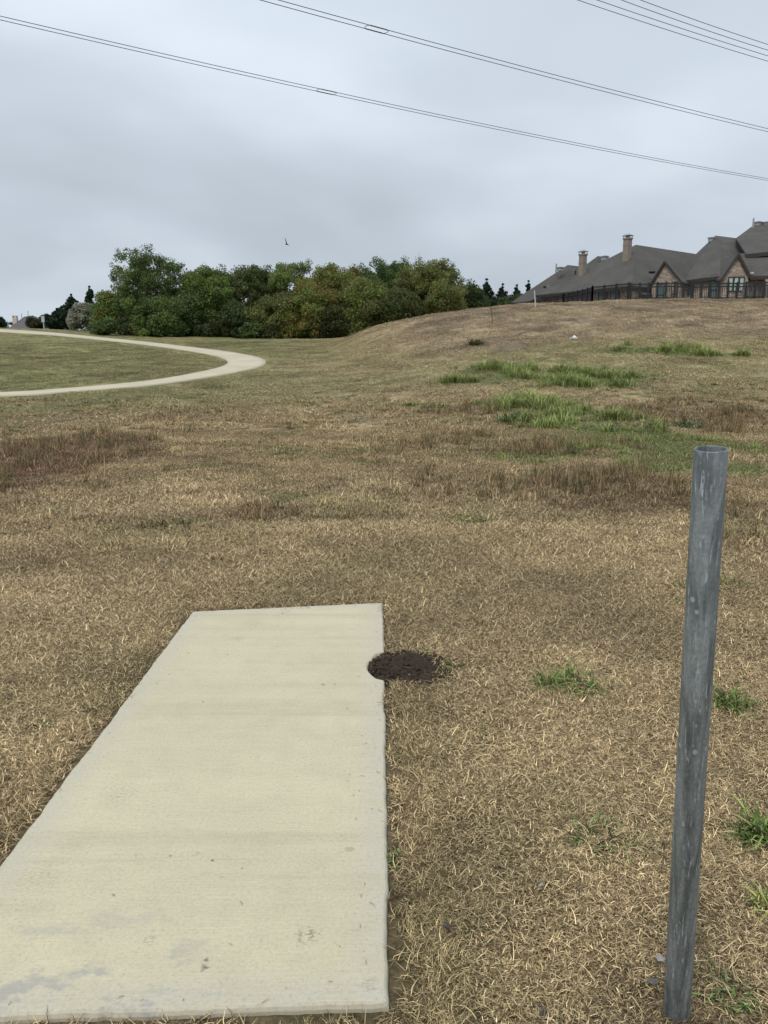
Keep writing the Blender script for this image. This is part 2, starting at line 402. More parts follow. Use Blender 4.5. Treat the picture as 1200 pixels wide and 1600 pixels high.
class MB:
    def __init__(s): s.v = []; s.f = []
    def add(s, vs, fs):
        n = len(s.v); s.v += [tuple(v) for v in vs]; s.f += [tuple(n + i for i in f) for f in fs]; return s
    def box(s, c, size, rz=0.0):
        hx, hy, hz_ = size[0] / 2, size[1] / 2, size[2] / 2; ca, sa = math.cos(rz), math.sin(rz)
        vs = []
        for dx, dy, dz in ((-1,-1,-1),(1,-1,-1),(1,1,-1),(-1,1,-1),(-1,-1,1),(1,-1,1),(1,1,1),(-1,1,1)):
            x, y = dx * hx, dy * hy; vs.append((c[0] + x * ca - y * sa, c[1] + x * sa + y * ca, c[2] + dz * hz_))
        return s.add(vs, [(0,3,2,1),(4,5,6,7),(0,1,5,4),(1,2,6,5),(2,3,7,6),(3,0,4,7)])
    def bar(s, a, b, wd, th=None, up=Vector((0,0,1))):
        """rectangular bar from a to b"""
        a, b = Vector(a), Vector(b); th = th or wd; d = (b - a).normalized()
        sx = d.cross(up);  sx = sx.normalized() if sx.length > 1e-4 else Vector((1,0,0)); sy = sx.cross(d)
        vs = []
        for p in (a, b):
            for i, j in ((-1,-1),(1,-1),(1,1),(-1,1)): vs.append(p + sx * i * wd / 2 + sy * j * th / 2)
        return s.add(vs, [(0,1,2,3),(7,6,5,4),(0,4,5,1),(1,5,6,2),(2,6,7,3),(3,7,4,0)])
    def tube(s, pts, rads, n=8, cap=True):
        pts = [Vector(p) for p in pts]
        if not hasattr(rads, '__len__'): rads = [rads] * len(pts)
        base = len(s.v); prev = None
        for i, p in enumerate(pts):
            d = (pts[min(i + 1, len(pts) - 1)] - pts[max(i - 1, 0)]).normalized()
            if prev is None:
                a = d.cross(Vector((0, 0, 1)));  a = a if a.length > 1e-3 else d.cross(Vector((1, 0, 0)))
            else: a = prev - d * prev.dot(d)
            a.normalize(); prev = a; b = d.cross(a)
            for k in range(n):
                t = 2 * math.pi * k / n; s.v.append(tuple(p + (a * math.cos(t) + b * math.sin(t)) * rads[i]))
        for i in range(len(pts) - 1):
            for k in range(n):
                k2 = (k + 1) % n
                s.f.append((base + i * n + k, base + i * n + k2, base + (i + 1) * n + k2, base + (i + 1) * n + k))
        if cap:
            s.f.append(tuple(base + k for k in range(n))[::-1]); s.f.append(tuple(base + (len(pts) - 1) * n + k for k in range(n)))
        return s
    def build(s, name, material, parent=None, smooth=False, recalc=True):
        me = bpy.data.meshes.new(name); me.from_pydata([tuple(v) for v in s.v], [], s.f)
        if recalc:
            bm = bmesh.new(); bm.from_mesh(me); bmesh.ops.recalc_face_normals(bm, faces=bm.faces); bm.to_mesh(me); bm.free()
        me.materials.append(material)
        if smooth:
            for p in me.polygons: p.use_smooth = True
        o = bpy.data.objects.new(name, me)
        return link(o, parent)

# ------------------------------------------------------------------ materials
def ground_material():
    m, t, b = mat("ground_soil_and_thatch")
    a = nd(t, 'ShaderNodeAttribute', attribute_name='tint').outputs['Color']
    geo = nd(t, 'ShaderNodeNewGeometry').outputs['Position']
    fine = noise(t, geo, 48, 4, 0.75); mid = noise(t, geo, 7, 5, 0.65, 0.4); big = noise(t, geo, 1.6, 5, 0.6, 0.3)
    f1 = rampf(t, fine, [(0.3, 0.45), (0.55, 0.95), (0.75, 1.35)])
    f2 = rampf(t, mid, [(0.28, 0.55), (0.5, 1.0), (0.72, 1.3)])
    f3 = rampf(t, big, [(0.3, 0.72), (0.5, 1.0), (0.7, 1.2)])
    c = mixc(t, 1.0, a, f1, 'MULTIPLY'); c = mixc(t, 1.0, c, f2, 'MULTIPLY'); c = mixc(t, 1.0, c, f3, 'MULTIPLY')
    t.links.new(c, b.inputs['Base Color']); b.inputs['Roughness'].default_value = 0.95
    b.inputs['Specular IOR Level'].default_value = 0.15
    bump(t, b, mid, 0.8, 0.04)
    return m
M_GROUND = ground_material()
def blade_material(name, inst=True, spread=0.45, attr='tint'):
    m, t, b = mat(name)
    a = nd(t, 'ShaderNodeAttribute', attribute_name=attr)
    if inst: a.attribute_type = 'INSTANCER'
    rnd = nd(t, 'ShaderNodeNewGeometry').outputs['Random Per Island']
    sh = rampf(t, rnd, [(0.0, (0.13, 0.115, 0.09)), (0.40, (0.50, 0.47, 0.42)), (0.74, (1.16, 1.16, 1.14)), (1.0, (2.2, 2.2, 2.2))])  # dark and pale tones also imitate shadow gaps and highlights among the blades
    t.links.new(mixc(t, 1.0, a.outputs['Color'], sh, 'MULTIPLY'), b.inputs['Base Color'])
    b.inputs['Roughness'].default_value = 0.75; b.inputs['Specular IOR Level'].default_value = 0.25
    return m
M_BLADE = blade_material("dry_grass_blades")
M_TUFT = blade_material("green_grass_blades", inst=False)
def leaf_material():
    m, t, b = mat("tree_leaves")
    a = nd(t, 'ShaderNodeAttribute', attribute_name='tint')
    rnd = nd(t, 'ShaderNodeNewGeometry').outputs['Random Per Island']
    sh = rampf(t, rnd, [(0.0, 0.75), (0.6, 1.03), (1.0, 1.35)])
    cc = mixc(t, 1.0, a.outputs['Color'], sh, 'MULTIPLY')
    t.links.new(cc, b.inputs['Base Color'])
    b.inputs['Roughness'].default_value = 0.65; b.inputs['Specular IOR Level'].default_value = 0.2
    tr = nd(t, 'ShaderNodeBsdfTranslucent'); t.links.new(cc, tr.inputs['Color'])
    ms = nd(t, 'ShaderNodeMixShader'); ms.inputs[0].default_value = 0.38
    t.links.new(b.outputs[0], ms.inputs[1]); t.links.new(tr.outputs[0], ms.inputs[2])
    t.links.new(ms.outputs[0], t.nodes['Material Output'].inputs[0])
    return m
M_LEAF = leaf_material()
M_BARK = simple("bark", (0.09, 0.07, 0.055), 0.9, 0.4, 4)
M_SOIL = simple("dark_damp_soil", (0.036, 0.023, 0.013), 0.95, 0.5, 40, bumpd=0.006)

def concrete_pad_material():
    m, t, b = mat("broomed_concrete")
    co = objco(t)
    sepn = nd(t, 'ShaderNodeSeparateXYZ'); t.links.new(co, sepn.inputs[0])
    big = noise(t, co, 1.4, 5, 0.6); mid = noise(t, co, 9, 6, 0.65); fine = noise(t, co, 85, 5, 0.85)
    broom = noise(t, objco(t, (5, 260, 5)), 1.0, 3, 0.6)
    band = noise(t, objco(t, (0.12, 3.4, 1), (0, 0, R(-3))), 1.5, 4, 0.6, 0.0)
    c = mixc(t, rampf(t, big, [(0.3, 0.0), (0.7, 1.0)]), (0.515, 0.460, 0.315), (0.575, 0.515, 0.352))
    c = mixc(t, 1.0, c, rampf(t, band, [(0.34, 0.89), (0.45, 0.98), (0.7, 1.03)]), 'MULTIPLY')
    # paler grey edge where the trowel ran round the pad
    prev = None
    for i in range(4):
        a, b2 = SL[i], SL[(i + 1) % 4]; nx, ny = (b2.y - a.y), -(b2.x - a.x); L = math.hypot(nx, ny); nx /= L; ny /= L
        dt = nd(t, 'ShaderNodeVectorMath', operation='DOT_PRODUCT'); t.links.new(co, dt.inputs[0]); dt.inputs[1].default_value = (nx, ny, 0)
        sb = nd(t, 'ShaderNodeMath', operation='SUBTRACT'); t.links.new(dt.outputs['Value'], sb.inputs[0]); sb.inputs[1].default_value = a.x * nx + a.y * ny
        if prev is not None:
            mxn = nd(t, 'ShaderNodeMath', operation='MAXIMUM'); t.links.new(sb.outputs[0], mxn.inputs[0]); t.links.new(prev, mxn.inputs[1]); prev = mxn.outputs[0]
        else: prev = sb.outputs[0]
    mr = nd(t, 'ShaderNodeMapRange'); t.links.new(prev, mr.inputs[0]); mr.inputs[1].default_value = -0.14; mr.inputs[2].default_value = -0.04
    ed = mr.outputs[0]
    edn = nd(t, 'ShaderNodeMath', operation='MULTIPLY'); t.links.new(ed, edn.inputs[0]); t.links.new(rampf(t, mid, [(0.3, 0.2), (0.6, 0.85)]), edn.inputs[1])
    c = mixc(t, edn.outputs[0], c, (0.49, 0.452, 0.36))
    c = mixc(t, 1.0, c, rampf(t, mid, [(0.25, 0.93), (0.5, 1.0), (0.8, 1.04)]), 'MULTIPLY')
    c = mixc(t, 1.0, c, rampf(t, fine, [(0.30, 0.55), (0.43, 0.95), (0.52, 1.0), (0.75, 1.14)]), 'MULTIPLY')
    c = mixc(t, 1.0, c, rampf(t, broom, [(0.3, 0.93), (0.7, 1.05)]), 'MULTIPLY')
    # small dark spots and lichen-like stains
    vo = nd(t, 'ShaderNodeTexVoronoi'); vo.inputs['Scale'].default_value = 9; t.links.new(co, vo.inputs['Vector'])
    spot = rampf(t, vo.outputs['Distance'], [(0.03, 1.0), (0.06, 0.0)])
    gate = rampf(t, noise(t, co, 3.3, 2), [(0.46, 0.0), (0.54, 1.0)])
    mm = nd(t, 'ShaderNodeMath', operation='MULTIPLY'); t.links.new(spot, mm.inputs[0]); t.links.new(gate, mm.inputs[1])
    c = mixc(t, mm.outputs[0], c, (0.12, 0.10, 0.07))
    # grey worn patches towards the near end
    yr = nd(t, 'ShaderNodeMapRange'); t.links.new(sepn.outputs[1], yr.inputs[0])
    yr.inputs[1].default_value = 2.15; yr.inputs[2].default_value = 1.8
    gp = rampf(t, noise(t, objco(t, (1, 1.6, 1)), 5.5, 6, 0.7), [(0.52, 0.0), (0.60, 0.55)])
    m3 = nd(t, 'ShaderNodeMath', operation='MULTIPLY'); t.links.new(gp, m3.inputs[0]); t.links.new(yr.outputs[0], m3.inputs[1])
    xr = nd(t, 'ShaderNodeMapRange'); t.links.new(sepn.outputs[0], xr.inputs[0]); xr.inputs[1].default_value = -0.36; xr.inputs[2].default_value = -0.62
    m4 = nd(t, 'ShaderNodeMath', operation='MULTIPLY'); t.links.new(m3.outputs[0], m4.inputs[0]); t.links.new(xr.outputs[0], m4.inputs[1])
    c = mixc(t, m4.outputs[0], c, (0.29, 0.28, 0.275))
    # scuffs and dried leaf stains where the photograph has them
    wn = nd(t, 'ShaderNodeMix', data_type='VECTOR'); wn.inputs[0].default_value = 0.035
    ncol = nd(t, 'ShaderNodeTexNoise'); ncol.inputs['Scale'].default_value = 45; ncol.inputs['Detail'].default_value = 3; t.links.new(co, ncol.inputs[0])
    t.links.new(co, wn.inputs[4]); t.links.new(ncol.outputs['Color'], wn.inputs[5])
    for px, py, r0, r1, k in ((482, 1462, .012, .05, .75), (190, 1240, .02, .10, .4), (320, 1512, .006, .014, .9), (322, 1500, .003, .01, .9), (578, 1538, .01, .03, .5), (372, 998, .01, .05, .6), (395, 975, .02, .10, .3),
                              (306, 1335, .008, .022, .45), (546, 1327, .008, .02, .35), (400, 1182, .008, .03, .35), (236, 1468, .004, .03, .5), (60, 1370, .02, .10, .35), (505, 1070, .004, .008, .9), (523, 1069, .004, .008, .9),
                              (265, 1337, .004, .009, .7), (345, 1372, .003, .007, .8), (380, 1357, .003, .007, .8), (175, 1400, .003, .008, .8), (442, 958, .004, .014, .8)):
        p = flat(px, py); pk_ = 0.965
        ds = nd(t, 'ShaderNodeVectorMath', operation='DISTANCE'); t.links.new(wn.outputs[1], ds.inputs[0]); ds.inputs[1].default_value = (p.x * pk_ + .0175, p.y * pk_ + .0175, .0175)
        mk = nd(t, 'ShaderNodeMapRange'); t.links.new(ds.outputs['Value'], mk.inputs[0]); mk.inputs[1].default_value = r1; mk.inputs[2].default_value = r0; mk.inputs[4].default_value = k
        if r1 > .02:
            g2_ = nd(t, 'ShaderNodeMath', operation='MULTIPLY'); t.links.new(mk.outputs[0], g2_.inputs[0]); t.links.new(rampf(t, noise(t, objco(t, (1, 2.2, 1)), 60, 3, .7), [(.50, 0.0), (.58, 1.0)]), g2_.inputs[1]); mo = g2_.outputs[0]
        else: mo = mk.outputs[0]
        c = mixc(t, mo, c, (0.16, 0.135, 0.095))
    t.links.new(c, b.inputs['Base Color']); b.inputs['Roughness'].default_value = 0.88
    ad = nd(t, 'ShaderNodeMath', operation='ADD'); t.links.new(broom, ad.inputs[0]); t.links.new(fine, ad.inputs[1])
    bump(t, b, ad.outputs[0], 0.25, 0.0010)
    return m
M_PAD = concrete_pad_material()
M_PATH = simple("path_concrete", (0.50, 0.44, 0.315), 0.9, 0.22, 0.7)

# ------------------------------------------------------------------ terrain sheet
def build_terrain():
    az = np.concatenate([np.linspace(-180, -34, 40)[:-1], np.linspace(-34, 34, 340), np.linspace(34, 180, 40)[1:-1]])
    az = np.radians(az); rr = np.concatenate([[0.3], np.geomspace(0.9, 110, 420), np.geomspace(120, 2500, 30)])
    A, RR = np.meshgrid(az, rr)
    X = np.sin(A) * RR; Y = np.cos(A) * RR
    Z = height(X, Y)
    Z = Z - 30 * sstep(300, 1500, RR)
    n = len(az); m = len(rr)
    V = np.stack([X.ravel(), Y.ravel(), Z.ravel()], 1)
    i, j = np.meshgrid(np.arange(m - 1), np.arange(n), indexing='ij')
    j2 = (j + 1) % n
    F = np.stack([i * n + j, i * n + j2, (i + 1) * n + j2, (i + 1) * n + j], -1).reshape(-1, 4)[:, ::-1]
    C = gcolor(X.ravel(), Y.ravel())
    r = RR.ravel()
    near = (1 - sstep(5, 16, r))[:, None]
    C = C * 0.78 * (1 - near) + (C * 0.22 + C_SOIL * 0.30) * near  # grass self-shadow put into the ground colour; near part also dark soil
    # bare soil seam beside the pad
    o = mesh_np('ground', V, F, M_GROUND, smooth=True, attrs={'tint': C})
    # centre cap
    return tag(o, kind='structure')
build_terrain()
mb = MB(); nseg = 24
mb.add([(0, 0, -0.045)] + [(0.34 * math.cos(k * 2 * math.pi / nseg), 0.34 * math.sin(k * 2 * math.pi / nseg), -0.045) for k in range(nseg)],
       [(0, 1 + k, 1 + (k + 1) % nseg) for k in range(nseg)])

# ------------------------------------------------------------------ footpath sheet
nx_ = 7; rows = []
for k in range(nx_):
    f = k / (nx_ - 1); P = eo * (1 - f) + ei * f; z = height(P[:, 0], P[:, 1]) + 0.05
    rows.append(np.stack([P[:, 0], P[:, 1], z], 1))
lowo = rows[0].copy(); lowo[:, 2] -= 0.3; lowi = rows[-1].copy(); lowi[:, 2] -= 0.3
G = np.stack([lowo] + rows + [lowi], 0); a_, b_ = G.shape[:2]
I, J = np.meshgrid(np.arange(a_ - 1), np.arange(b_ - 1), indexing='ij')
F = np.stack([I * b_ + J, I * b_ + J + 1, (I + 1) * b_ + J + 1, (I + 1) * b_ + J], -1).reshape(-1, 4)
tag(mesh_np('path', G.reshape(-1, 3), F, M_PATH), kind='structure')
def off_path(x, y, margin=0.15):
    d = np.full(len(x), 1e9)
    for k in range(0, len(PATH_C), 2):
        dd = np.hypot(x - PATH_C[k, 0], y - PATH_C[k, 1]) - PATH_W[k] / 2
        d = np.minimum(d, dd)
    return d > margin

# ------------------------------------------------------------------ concrete tee pad
def build_pad():
    def edge(a, b, n):
        return [a.lerp(b, i / n) for i in range(n)]
    nr, fr, fl, nl = SL
    c0 = flat(601, 1018); c1 = flat(601, 1062); cin = flat(575, 1041)
    right = edge(nr, c1, 90) + [c1 + Vector((0, 0, 0))]
    # broken out notch on the right edge
    notch = []
    for k in range(1, 16):
        t = k / 16; p = c1.lerp(c0, t); dep = math.sin(math.pi * t) ** 0.55 * abs(c1.x - cin.x)
        notch.append(p + Vector((-dep + random.uniform(-.004, .004), random.uniform(-.004, .004), 0)))
    pts = right + notch + edge(c0, fr, 40) + edge(fr, fl, 60) + edge(fl, nl, 160) + edge(nl, nr, 90)
    P = np.array([(p.x, p.y) for p in pts])
    n = len(P)
    nrm = np.roll(P, -1, 0) - np.roll(P, 1, 0); nrm = np.stack([nrm[:, 1], -nrm[:, 0]], 1); nrm /= np.linalg.norm(nrm, axis=1)[:, None]
    area = 0.5 * np.sum(P[:, 0] * np.roll(P[:, 1], -1) - np.roll(P[:, 0], -1) * P[:, 1])
    if area < 0: nrm = -nrm
    s = np.arange(n) * 0.04
    P = P + nrm * ((fbm(s * 2.2, s * 0, 5, 3) - 0.5) * 0.010 + (fbm(s * 14, s * 0 + 3, 15, 2) - 0.5) * 0.005)[:, None]
    wob = (fbm(s * 9, s * 0 + 8, 25, 3) - 0.5) * 0.008
    rings = [(0.0, -0.13), (0.0, -0.016), (0.004, -0.006), (0.010, -0.001), (0.015, 0.0)]
    V = []
    for k, (ins, z) in enumerate(rings):
        q = P - nrm * (ins + (wob if 0 < k < 5 else 0))[:, None] if k and k < 5 else P - nrm * ins
        V += [(q[i, 0], q[i, 1], z + (0 if k == 0 else 0)) for i in range(n)]
    faces = []
    for k in range(len(rings) - 1):
        for i in range(n):
            faces.append((k * n + i, k * n + (i + 1) % n, (k + 1) * n + (i + 1) % n, (k + 1) * n + i))
    last = (len(rings) - 1) * n
    me = bpy.data.meshes.new('concrete_pad')
    me.from_pydata(V, [], faces + [tuple(last + i for i in range(n))])
    bm = bmesh.new(); bm.from_mesh(me)
    big = [f for f in bm.faces if len(f.verts) > 4]
    bmesh.ops.triangulate(bm, faces=big)
    bmesh.ops.recalc_face_normals(bm, faces=bm.faces); bm.to_mesh(me); bm.free()
    me.materials.append(M_PAD)
    o = bpy.data.objects.new('concrete_pad', me); COL.objects.link(o)
    tag(o, 'long pale buff concrete slab in the dry grass with a notched right edge', 'concrete pad')
build_pad()

# ------------------------------------------------------------------ soil mound by the notch
def lump(name, c, rx, ry, h, material, n=90, seed=1, rough=0.35, squash=None):
    xs = np.linspace(-1.15, 1.15, n); X, Y = np.meshgrid(xs, xs)
    d = np.hypot(X, Y) + (fbm(X * 3 + seed, Y * 3, seed, 3) - 0.5) * 0.75
    z = (1 - sstep(0.0, 1.0, d)) * (1 - rough) + (1 - sstep(0.55, 1.0, d)) * rough * 2 * np.abs(fbm(X * 7 + seed, Y * 7, seed + 5, 4) - 0.35)
    wx = c[0] + X * rx; wy = c[1] + Y * ry
    base = height(wx, wy)
    Z = base - 0.03 + (h + 0.03) * z + (fbm(X * 30, Y * 30, seed + 9, 3) - 0.5) * min(0.02, h * 0.5) * (z > 0.05)
    V = np.stack([wx.ravel(), wy.ravel(), Z.ravel()], 1)
    I, J = np.meshgrid(np.arange(n - 1), np.arange(n - 1), indexing='ij')
    F = np.stack([I * n + J, I * n + J + 1, (I + 1) * n + J + 1, (I + 1) * n + J], -1).reshape(-1, 4)
    return mesh_np(name, V, F, material)
g = flat(641, 1039); a = flat(573, 1040); b = flat(708, 1040); u_ = flat(640, 1012); d_ = flat(640, 1067)
tag(lump('soil_mound', (g.x, g.y), (b.x - a.x) / 2 * 1.22, (u_.y - d_.y) / 2 * 1.15, 0.085, M_SOIL, seed=4),
    'small heap of dark crumbly soil filling the notch in the concrete pad', 'soil mound')
g = ground(800, 544)
tag(lump('ant_mound', (g.x, g.y), 1.0, 0.8, 0.22, simple("dry_soil", (0.17, 0.125, 0.085), 0.95, 0.3, 6), n=40, seed=8),
    'low bare mound of brown earth at the foot of the hill', 'earth mound')
def clods(name, c, rx, ry, n, smin, smax, label, cat):
    mb = MB()
    for k in range(n):
        an = random.uniform(0, 6.283); rr = math.sqrt(random.random())
        x, y = c[0] + rx * rr * math.cos(an), c[1] + ry * rr * math.sin(an); s = random.uniform(smin, smax)
        z = max(hz(x, y), -0.03) + random.uniform(0.03, 0.07) * (1 - rr * 0.8)
        pts = []
        for d in ((1,0,0),(-1,0,0),(0,1,0),(0,-1,0),(0,0,1),(0,0,-1)):
            q = random.uniform(0.6, 1.2) * s; pts.append((x + d[0] * q, y + d[1] * q, z + d[2] * q * 0.7))
        mb.add(pts, [(0,2,4),(2,1,4),(1,3,4),(3,0,4),(2,0,5),(1,2,5),(3,1,5),(0,3,5)])
    o = mb.build(name, M_SOIL); tag(o, label, cat, kind='stuff'); return o
g = flat(638, 1040)
clods('soil_crumbs', (g.x, g.y), (b.x - a.x) / 2 * 1.15, (u_.y - d_.y) / 2 * 1.1, 650, 0.003, 0.017,
      'dark crumbs of soil strewn over the heap beside the pad', 'soil crumbs')

# ------------------------------------------------------------------ grass blades
def blades(n, rad, lmin, lmax, wd, emin, emax, curl=1.0, seg=2, disc=True, hgt=0.0, outward=None):
    """returns V,F of n curved tapering blades rooted in a disc; elevations in degrees"""
    an = rng.uniform(0, 2 * math.pi, n); rr = rad * np.sqrt(rng.random(n)) if disc else rad * np.abs(rng.normal(0, 0.45, n))
    bx, by = rr * np.cos(an), rr * np.sin(an)
    L = rng.uniform(lmin, lmax, n); th = rng.uniform(0, 2 * math.pi, n); el = np.radians(rng.uniform(emin, emax, n))
    W = wd * rng.uniform(0.6, 1.3, n)
    if outward is not None: th = an + rng.normal(0, outward, n)
    V = []; px_, py_, pz_ = bx, by, rng.uniform(0, max(hgt, 1e-4), n)
    for k in range(seg + 1):
        f = k / seg; ww = W * (1 - 0.85 * f ** 1.5) * 0.5
        sx, sy = -np.sin(th), np.cos(th)
        V.append(np.stack([px_ + sx * ww, py_ + sy * ww, pz_], 1)); V.append(np.stack([px_ - sx * ww, py_ - sy * ww, pz_], 1))
        st = L / seg
        px_ = px_ + np.cos(el) * np.cos(th) * st; py_ = py_ + np.cos(el) * np.sin(th) * st; pz_ = np.maximum(pz_ + np.sin(el) * st, 0.0)
        el = el - np.radians(rng.uniform(5, 55, n)) * curl; th = th + rng.normal(0, 0.45, n) * curl
    V = np.stack(V, 1).reshape(-1, 3); q = 2 * (seg + 1)
    F = []
    o = np.arange(n) * q
    for k in range(seg): F.append(np.stack([o + 2 * k, o + 2 * k + 1, o + 2 * k + 3, o + 2 * k + 2], 1))
    return V, np.concatenate(F)
def source(name, args_list):
    V, F = blades(**args_list[0]); 
    for a in args_list[1:]:
        v, f = blades(**a); F = np.concatenate([F, f + len(V)]); V = np.concatenate([V, v])
    me = bpy.data.meshes.new(name)
    me.vertices.add(len(V)); me.vertices.foreach_set('co', V.astype(np.float32).ravel())
    me.loops.add(F.size); me.loops.foreach_set('vertex_index', F.astype(np.int32).ravel())
    me.polygons.add(len(F)); me.polygons.foreach_set('loop_start', np.arange(0, F.size, 4, dtype=np.int32))
    me.update(calc_edges=True); me.materials.append(M_BLADE)
    o = bpy.data.objects.new(name, me); o['kind'] = 'stuff'; return o
def scatter(name, X, Y, scale, tint, sources, label, cat, dz=0.0, zs=None):
    n = len(X); Z = height(X, Y) + dz
    e_ = 0.15; gx = (height(X + e_, Y) - height(X - e_, Y)) / (2 * e_); gy = (height(X, Y + e_) - height(X, Y - e_)) / (2 * e_)
    gx = np.clip(gx, -.6, .6); gy = np.clip(gy, -.6, .6)
    spin = rng.uniform(0, 2 * math.pi, n); c, s = np.cos(spin), np.sin(spin)
    rot = np.stack([np.arctan(-gx * s + gy * c), -np.arctan(gx * c + gy * s), spin], 1)
    me = bpy.data.meshes.new(name); me.vertices.add(n)
    me.vertices.foreach_set('co', np.stack([X, Y, Z], 1).astype(np.float32).ravel())
    a1 = me.attributes.new('rot', 'FLOAT_VECTOR', 'POINT'); a1.data.foreach_set('vector', rot.astype(np.float32).ravel())
    sc3 = np.stack([scale, scale, scale if zs is None else scale * zs], 1)
    a2 = me.attributes.new('scl', 'FLOAT_VECTOR', 'POINT'); a2.data.foreach_set('vector', sc3.astype(np.float32).ravel())
    rgba = np.ones((n, 4), np.float32); rgba[:, :3] = tint
    a3 = me.attributes.new('tint', 'FLOAT_COLOR', 'POINT'); a3.data.foreach_set('color', rgba.ravel())
    a4 = me.attributes.new('pick', 'INT', 'POINT'); a4.data.foreach_set('value', rng.integers(0, len(sources), n).astype(np.int32))
    o = bpy.data.objects.new(name, me); COL.objects.link(o)
    cl_ = bpy.data.collections.new(name + '_blades')
    for q in sources: cl_.objects.link(q)
    ng = bpy.data.node_groups.new(name + '_scatter', 'GeometryNodeTree')
    ng.interface.new_socket('Geometry', in_out='INPUT', socket_type='NodeSocketGeometry')
    ng.interface.new_socket('Geometry', in_out='OUTPUT', socket_type='NodeSocketGeometry')
    gi = ng.nodes.new('NodeGroupInput'); go = ng.nodes.new('NodeGroupOutput')
    ip = ng.nodes.new('GeometryNodeInstanceOnPoints'); ci = ng.nodes.new('GeometryNodeCollectionInfo')
    ci.inputs['Collection'].default_value = cl_; ci.inputs['Separate Children'].default_value = True; ci.inputs['Reset Children'].default_value = True
    def na(nm, tp):
        q = ng.nodes.new('GeometryNodeInputNamedAttribute'); q.data_type = tp; q.inputs[0].default_value = nm; return q.outputs[0]
    ng.links.new(gi.outputs[0], ip.inputs['Points']); ng.links.new(ci.outputs[0], ip.inputs['Instance'])
    ip.inputs['Pick Instance'].default_value = True
    ng.links.new(na('pick', 'INT'), ip.inputs['Instance Index']); ng.links.new(na('rot', 'FLOAT_VECTOR'), ip.inputs['Rotation'])
    ng.links.new(na('scl', 'FLOAT_VECTOR'), ip.inputs['Scale']); ng.links.new(ip.outputs[0], go.inputs[0])
    md = o.modifiers.new('scatter', 'NODES'); md.node_group = ng
    tag(o, label, cat, kind='stuff'); return o
def sector(n, r0, r1, half=36, fade=None):
    a = np.radians(rng.uniform(-half, half, n)); r = np.sqrt(rng.uniform(r0 ** 2, r1 ** 2, n))
    return np.sin(a) * r, np.cos(a) * r
def in_soil(x, y):
    g = flat(641, 1039); return ((x - g.x) / 0.27) ** 2 + ((y - g.y) / 0.20) ** 2 < 1
# near thatch
src_near = [source('dry_grass', [dict(n=470, rad=0.17, lmin=0.010, lmax=0.036, wd=0.0024, emin=-10, emax=40, curl=0.6, seg=2, hgt=0.022), dict(n=4, rad=0.17, lmin=0.06, lmax=0.11, wd=0.0022, emin=5, emax=40, curl=0.5, seg=4, hgt=0.02)]) for _ in range(5)]
X, Y = sector(13500, 0.3, 7.8, 80)
keep = (slab_sd(X, Y) > 0.145) & ~in_soil(X, Y)
keep &= rng.random(len(X)) > 0.55 * patch_w(X, Y, [C_SOIL])
X, Y = X[keep], Y[keep]
c = gcolor(X, Y) * rng.uniform(0.60, 1.30, (len(X), 1))
scatter('dry_grass', X, Y, rng.uniform(0.8, 1.15, len(X)) * (0.66 + 0.12 * Y), c, src_near, 'short dead straw grass around the concrete pad', 'grass')
# narrow ragged fringe along the pad
src_edge = [source('dry_grass', [dict(n=34, rad=0.03, lmin=0.015, lmax=0.05, wd=0.0028, emin=0, emax=60, curl=0.7, seg=2, hgt=0.01)]) for _ in range(4)]
X, Y = sector(150000, 0.8, 6.5, 65); sdv = slab_sd(X, Y)
keep = (sdv > 0.028) & (sdv < 0.20) & ~in_soil(X, Y); X, Y, sdv = X[keep], Y[keep], sdv[keep]
keep = rng.random(len(X)) < np.clip((sdv - 0.005) * 7 * (0.4 + 1.1 * fbm(X * 3, Y * 3, 88, 3)), 0, 1); X, Y = X[keep], Y[keep]
print('edge tufts', len(X))
scatter('dry_grass_fringe', X, Y, rng.uniform(0.7, 1.2, len(X)), gcolor(X, Y) * rng.uniform(0.75, 1.1, (len(X), 1)), src_edge, 'ragged dry grass fringe along the sides of the concrete pad', 'grass')
src_mid = [source('field_grass', [dict(n=560, rad=0.32, lmin=0.025, lmax=0.068, wd=0.0054, emin=0, emax=45, curl=0.8, seg=2, hgt=0.03)]) for _ in range(5)]
X, Y = sector(13000, 7.0, 20, 58); c = gcolor(X, Y) * rng.uniform(0.78, 1.22, (len(X), 1))
scatter('field_grass', X, Y, rng.uniform(0.6, 1.15, len(X)), c, src_mid, 'dry brown grass of the open field beyond the pad', 'grass')
src_far = [source('far_grass', [dict(n=620, rad=1.0, lmin=0.07, lmax=0.17, wd=0.014, emin=0, emax=45, curl=1.0, seg=2, hgt=0.04)]) for _ in range(5)]
X, Y = sector(6000, 19, 70, 47); keep = off_path(X, Y, 0.9); X, Y = X[keep], Y[keep]
c = gcolor(X, Y) * rng.uniform(0.85, 1.15, (len(X), 1))
scatter('far_grass', X, Y, rng.uniform(0.6, 1.2, len(X)), c, src_far, 'mown olive and tan grass on the far field and hillside', 'grass', zs=0.6)
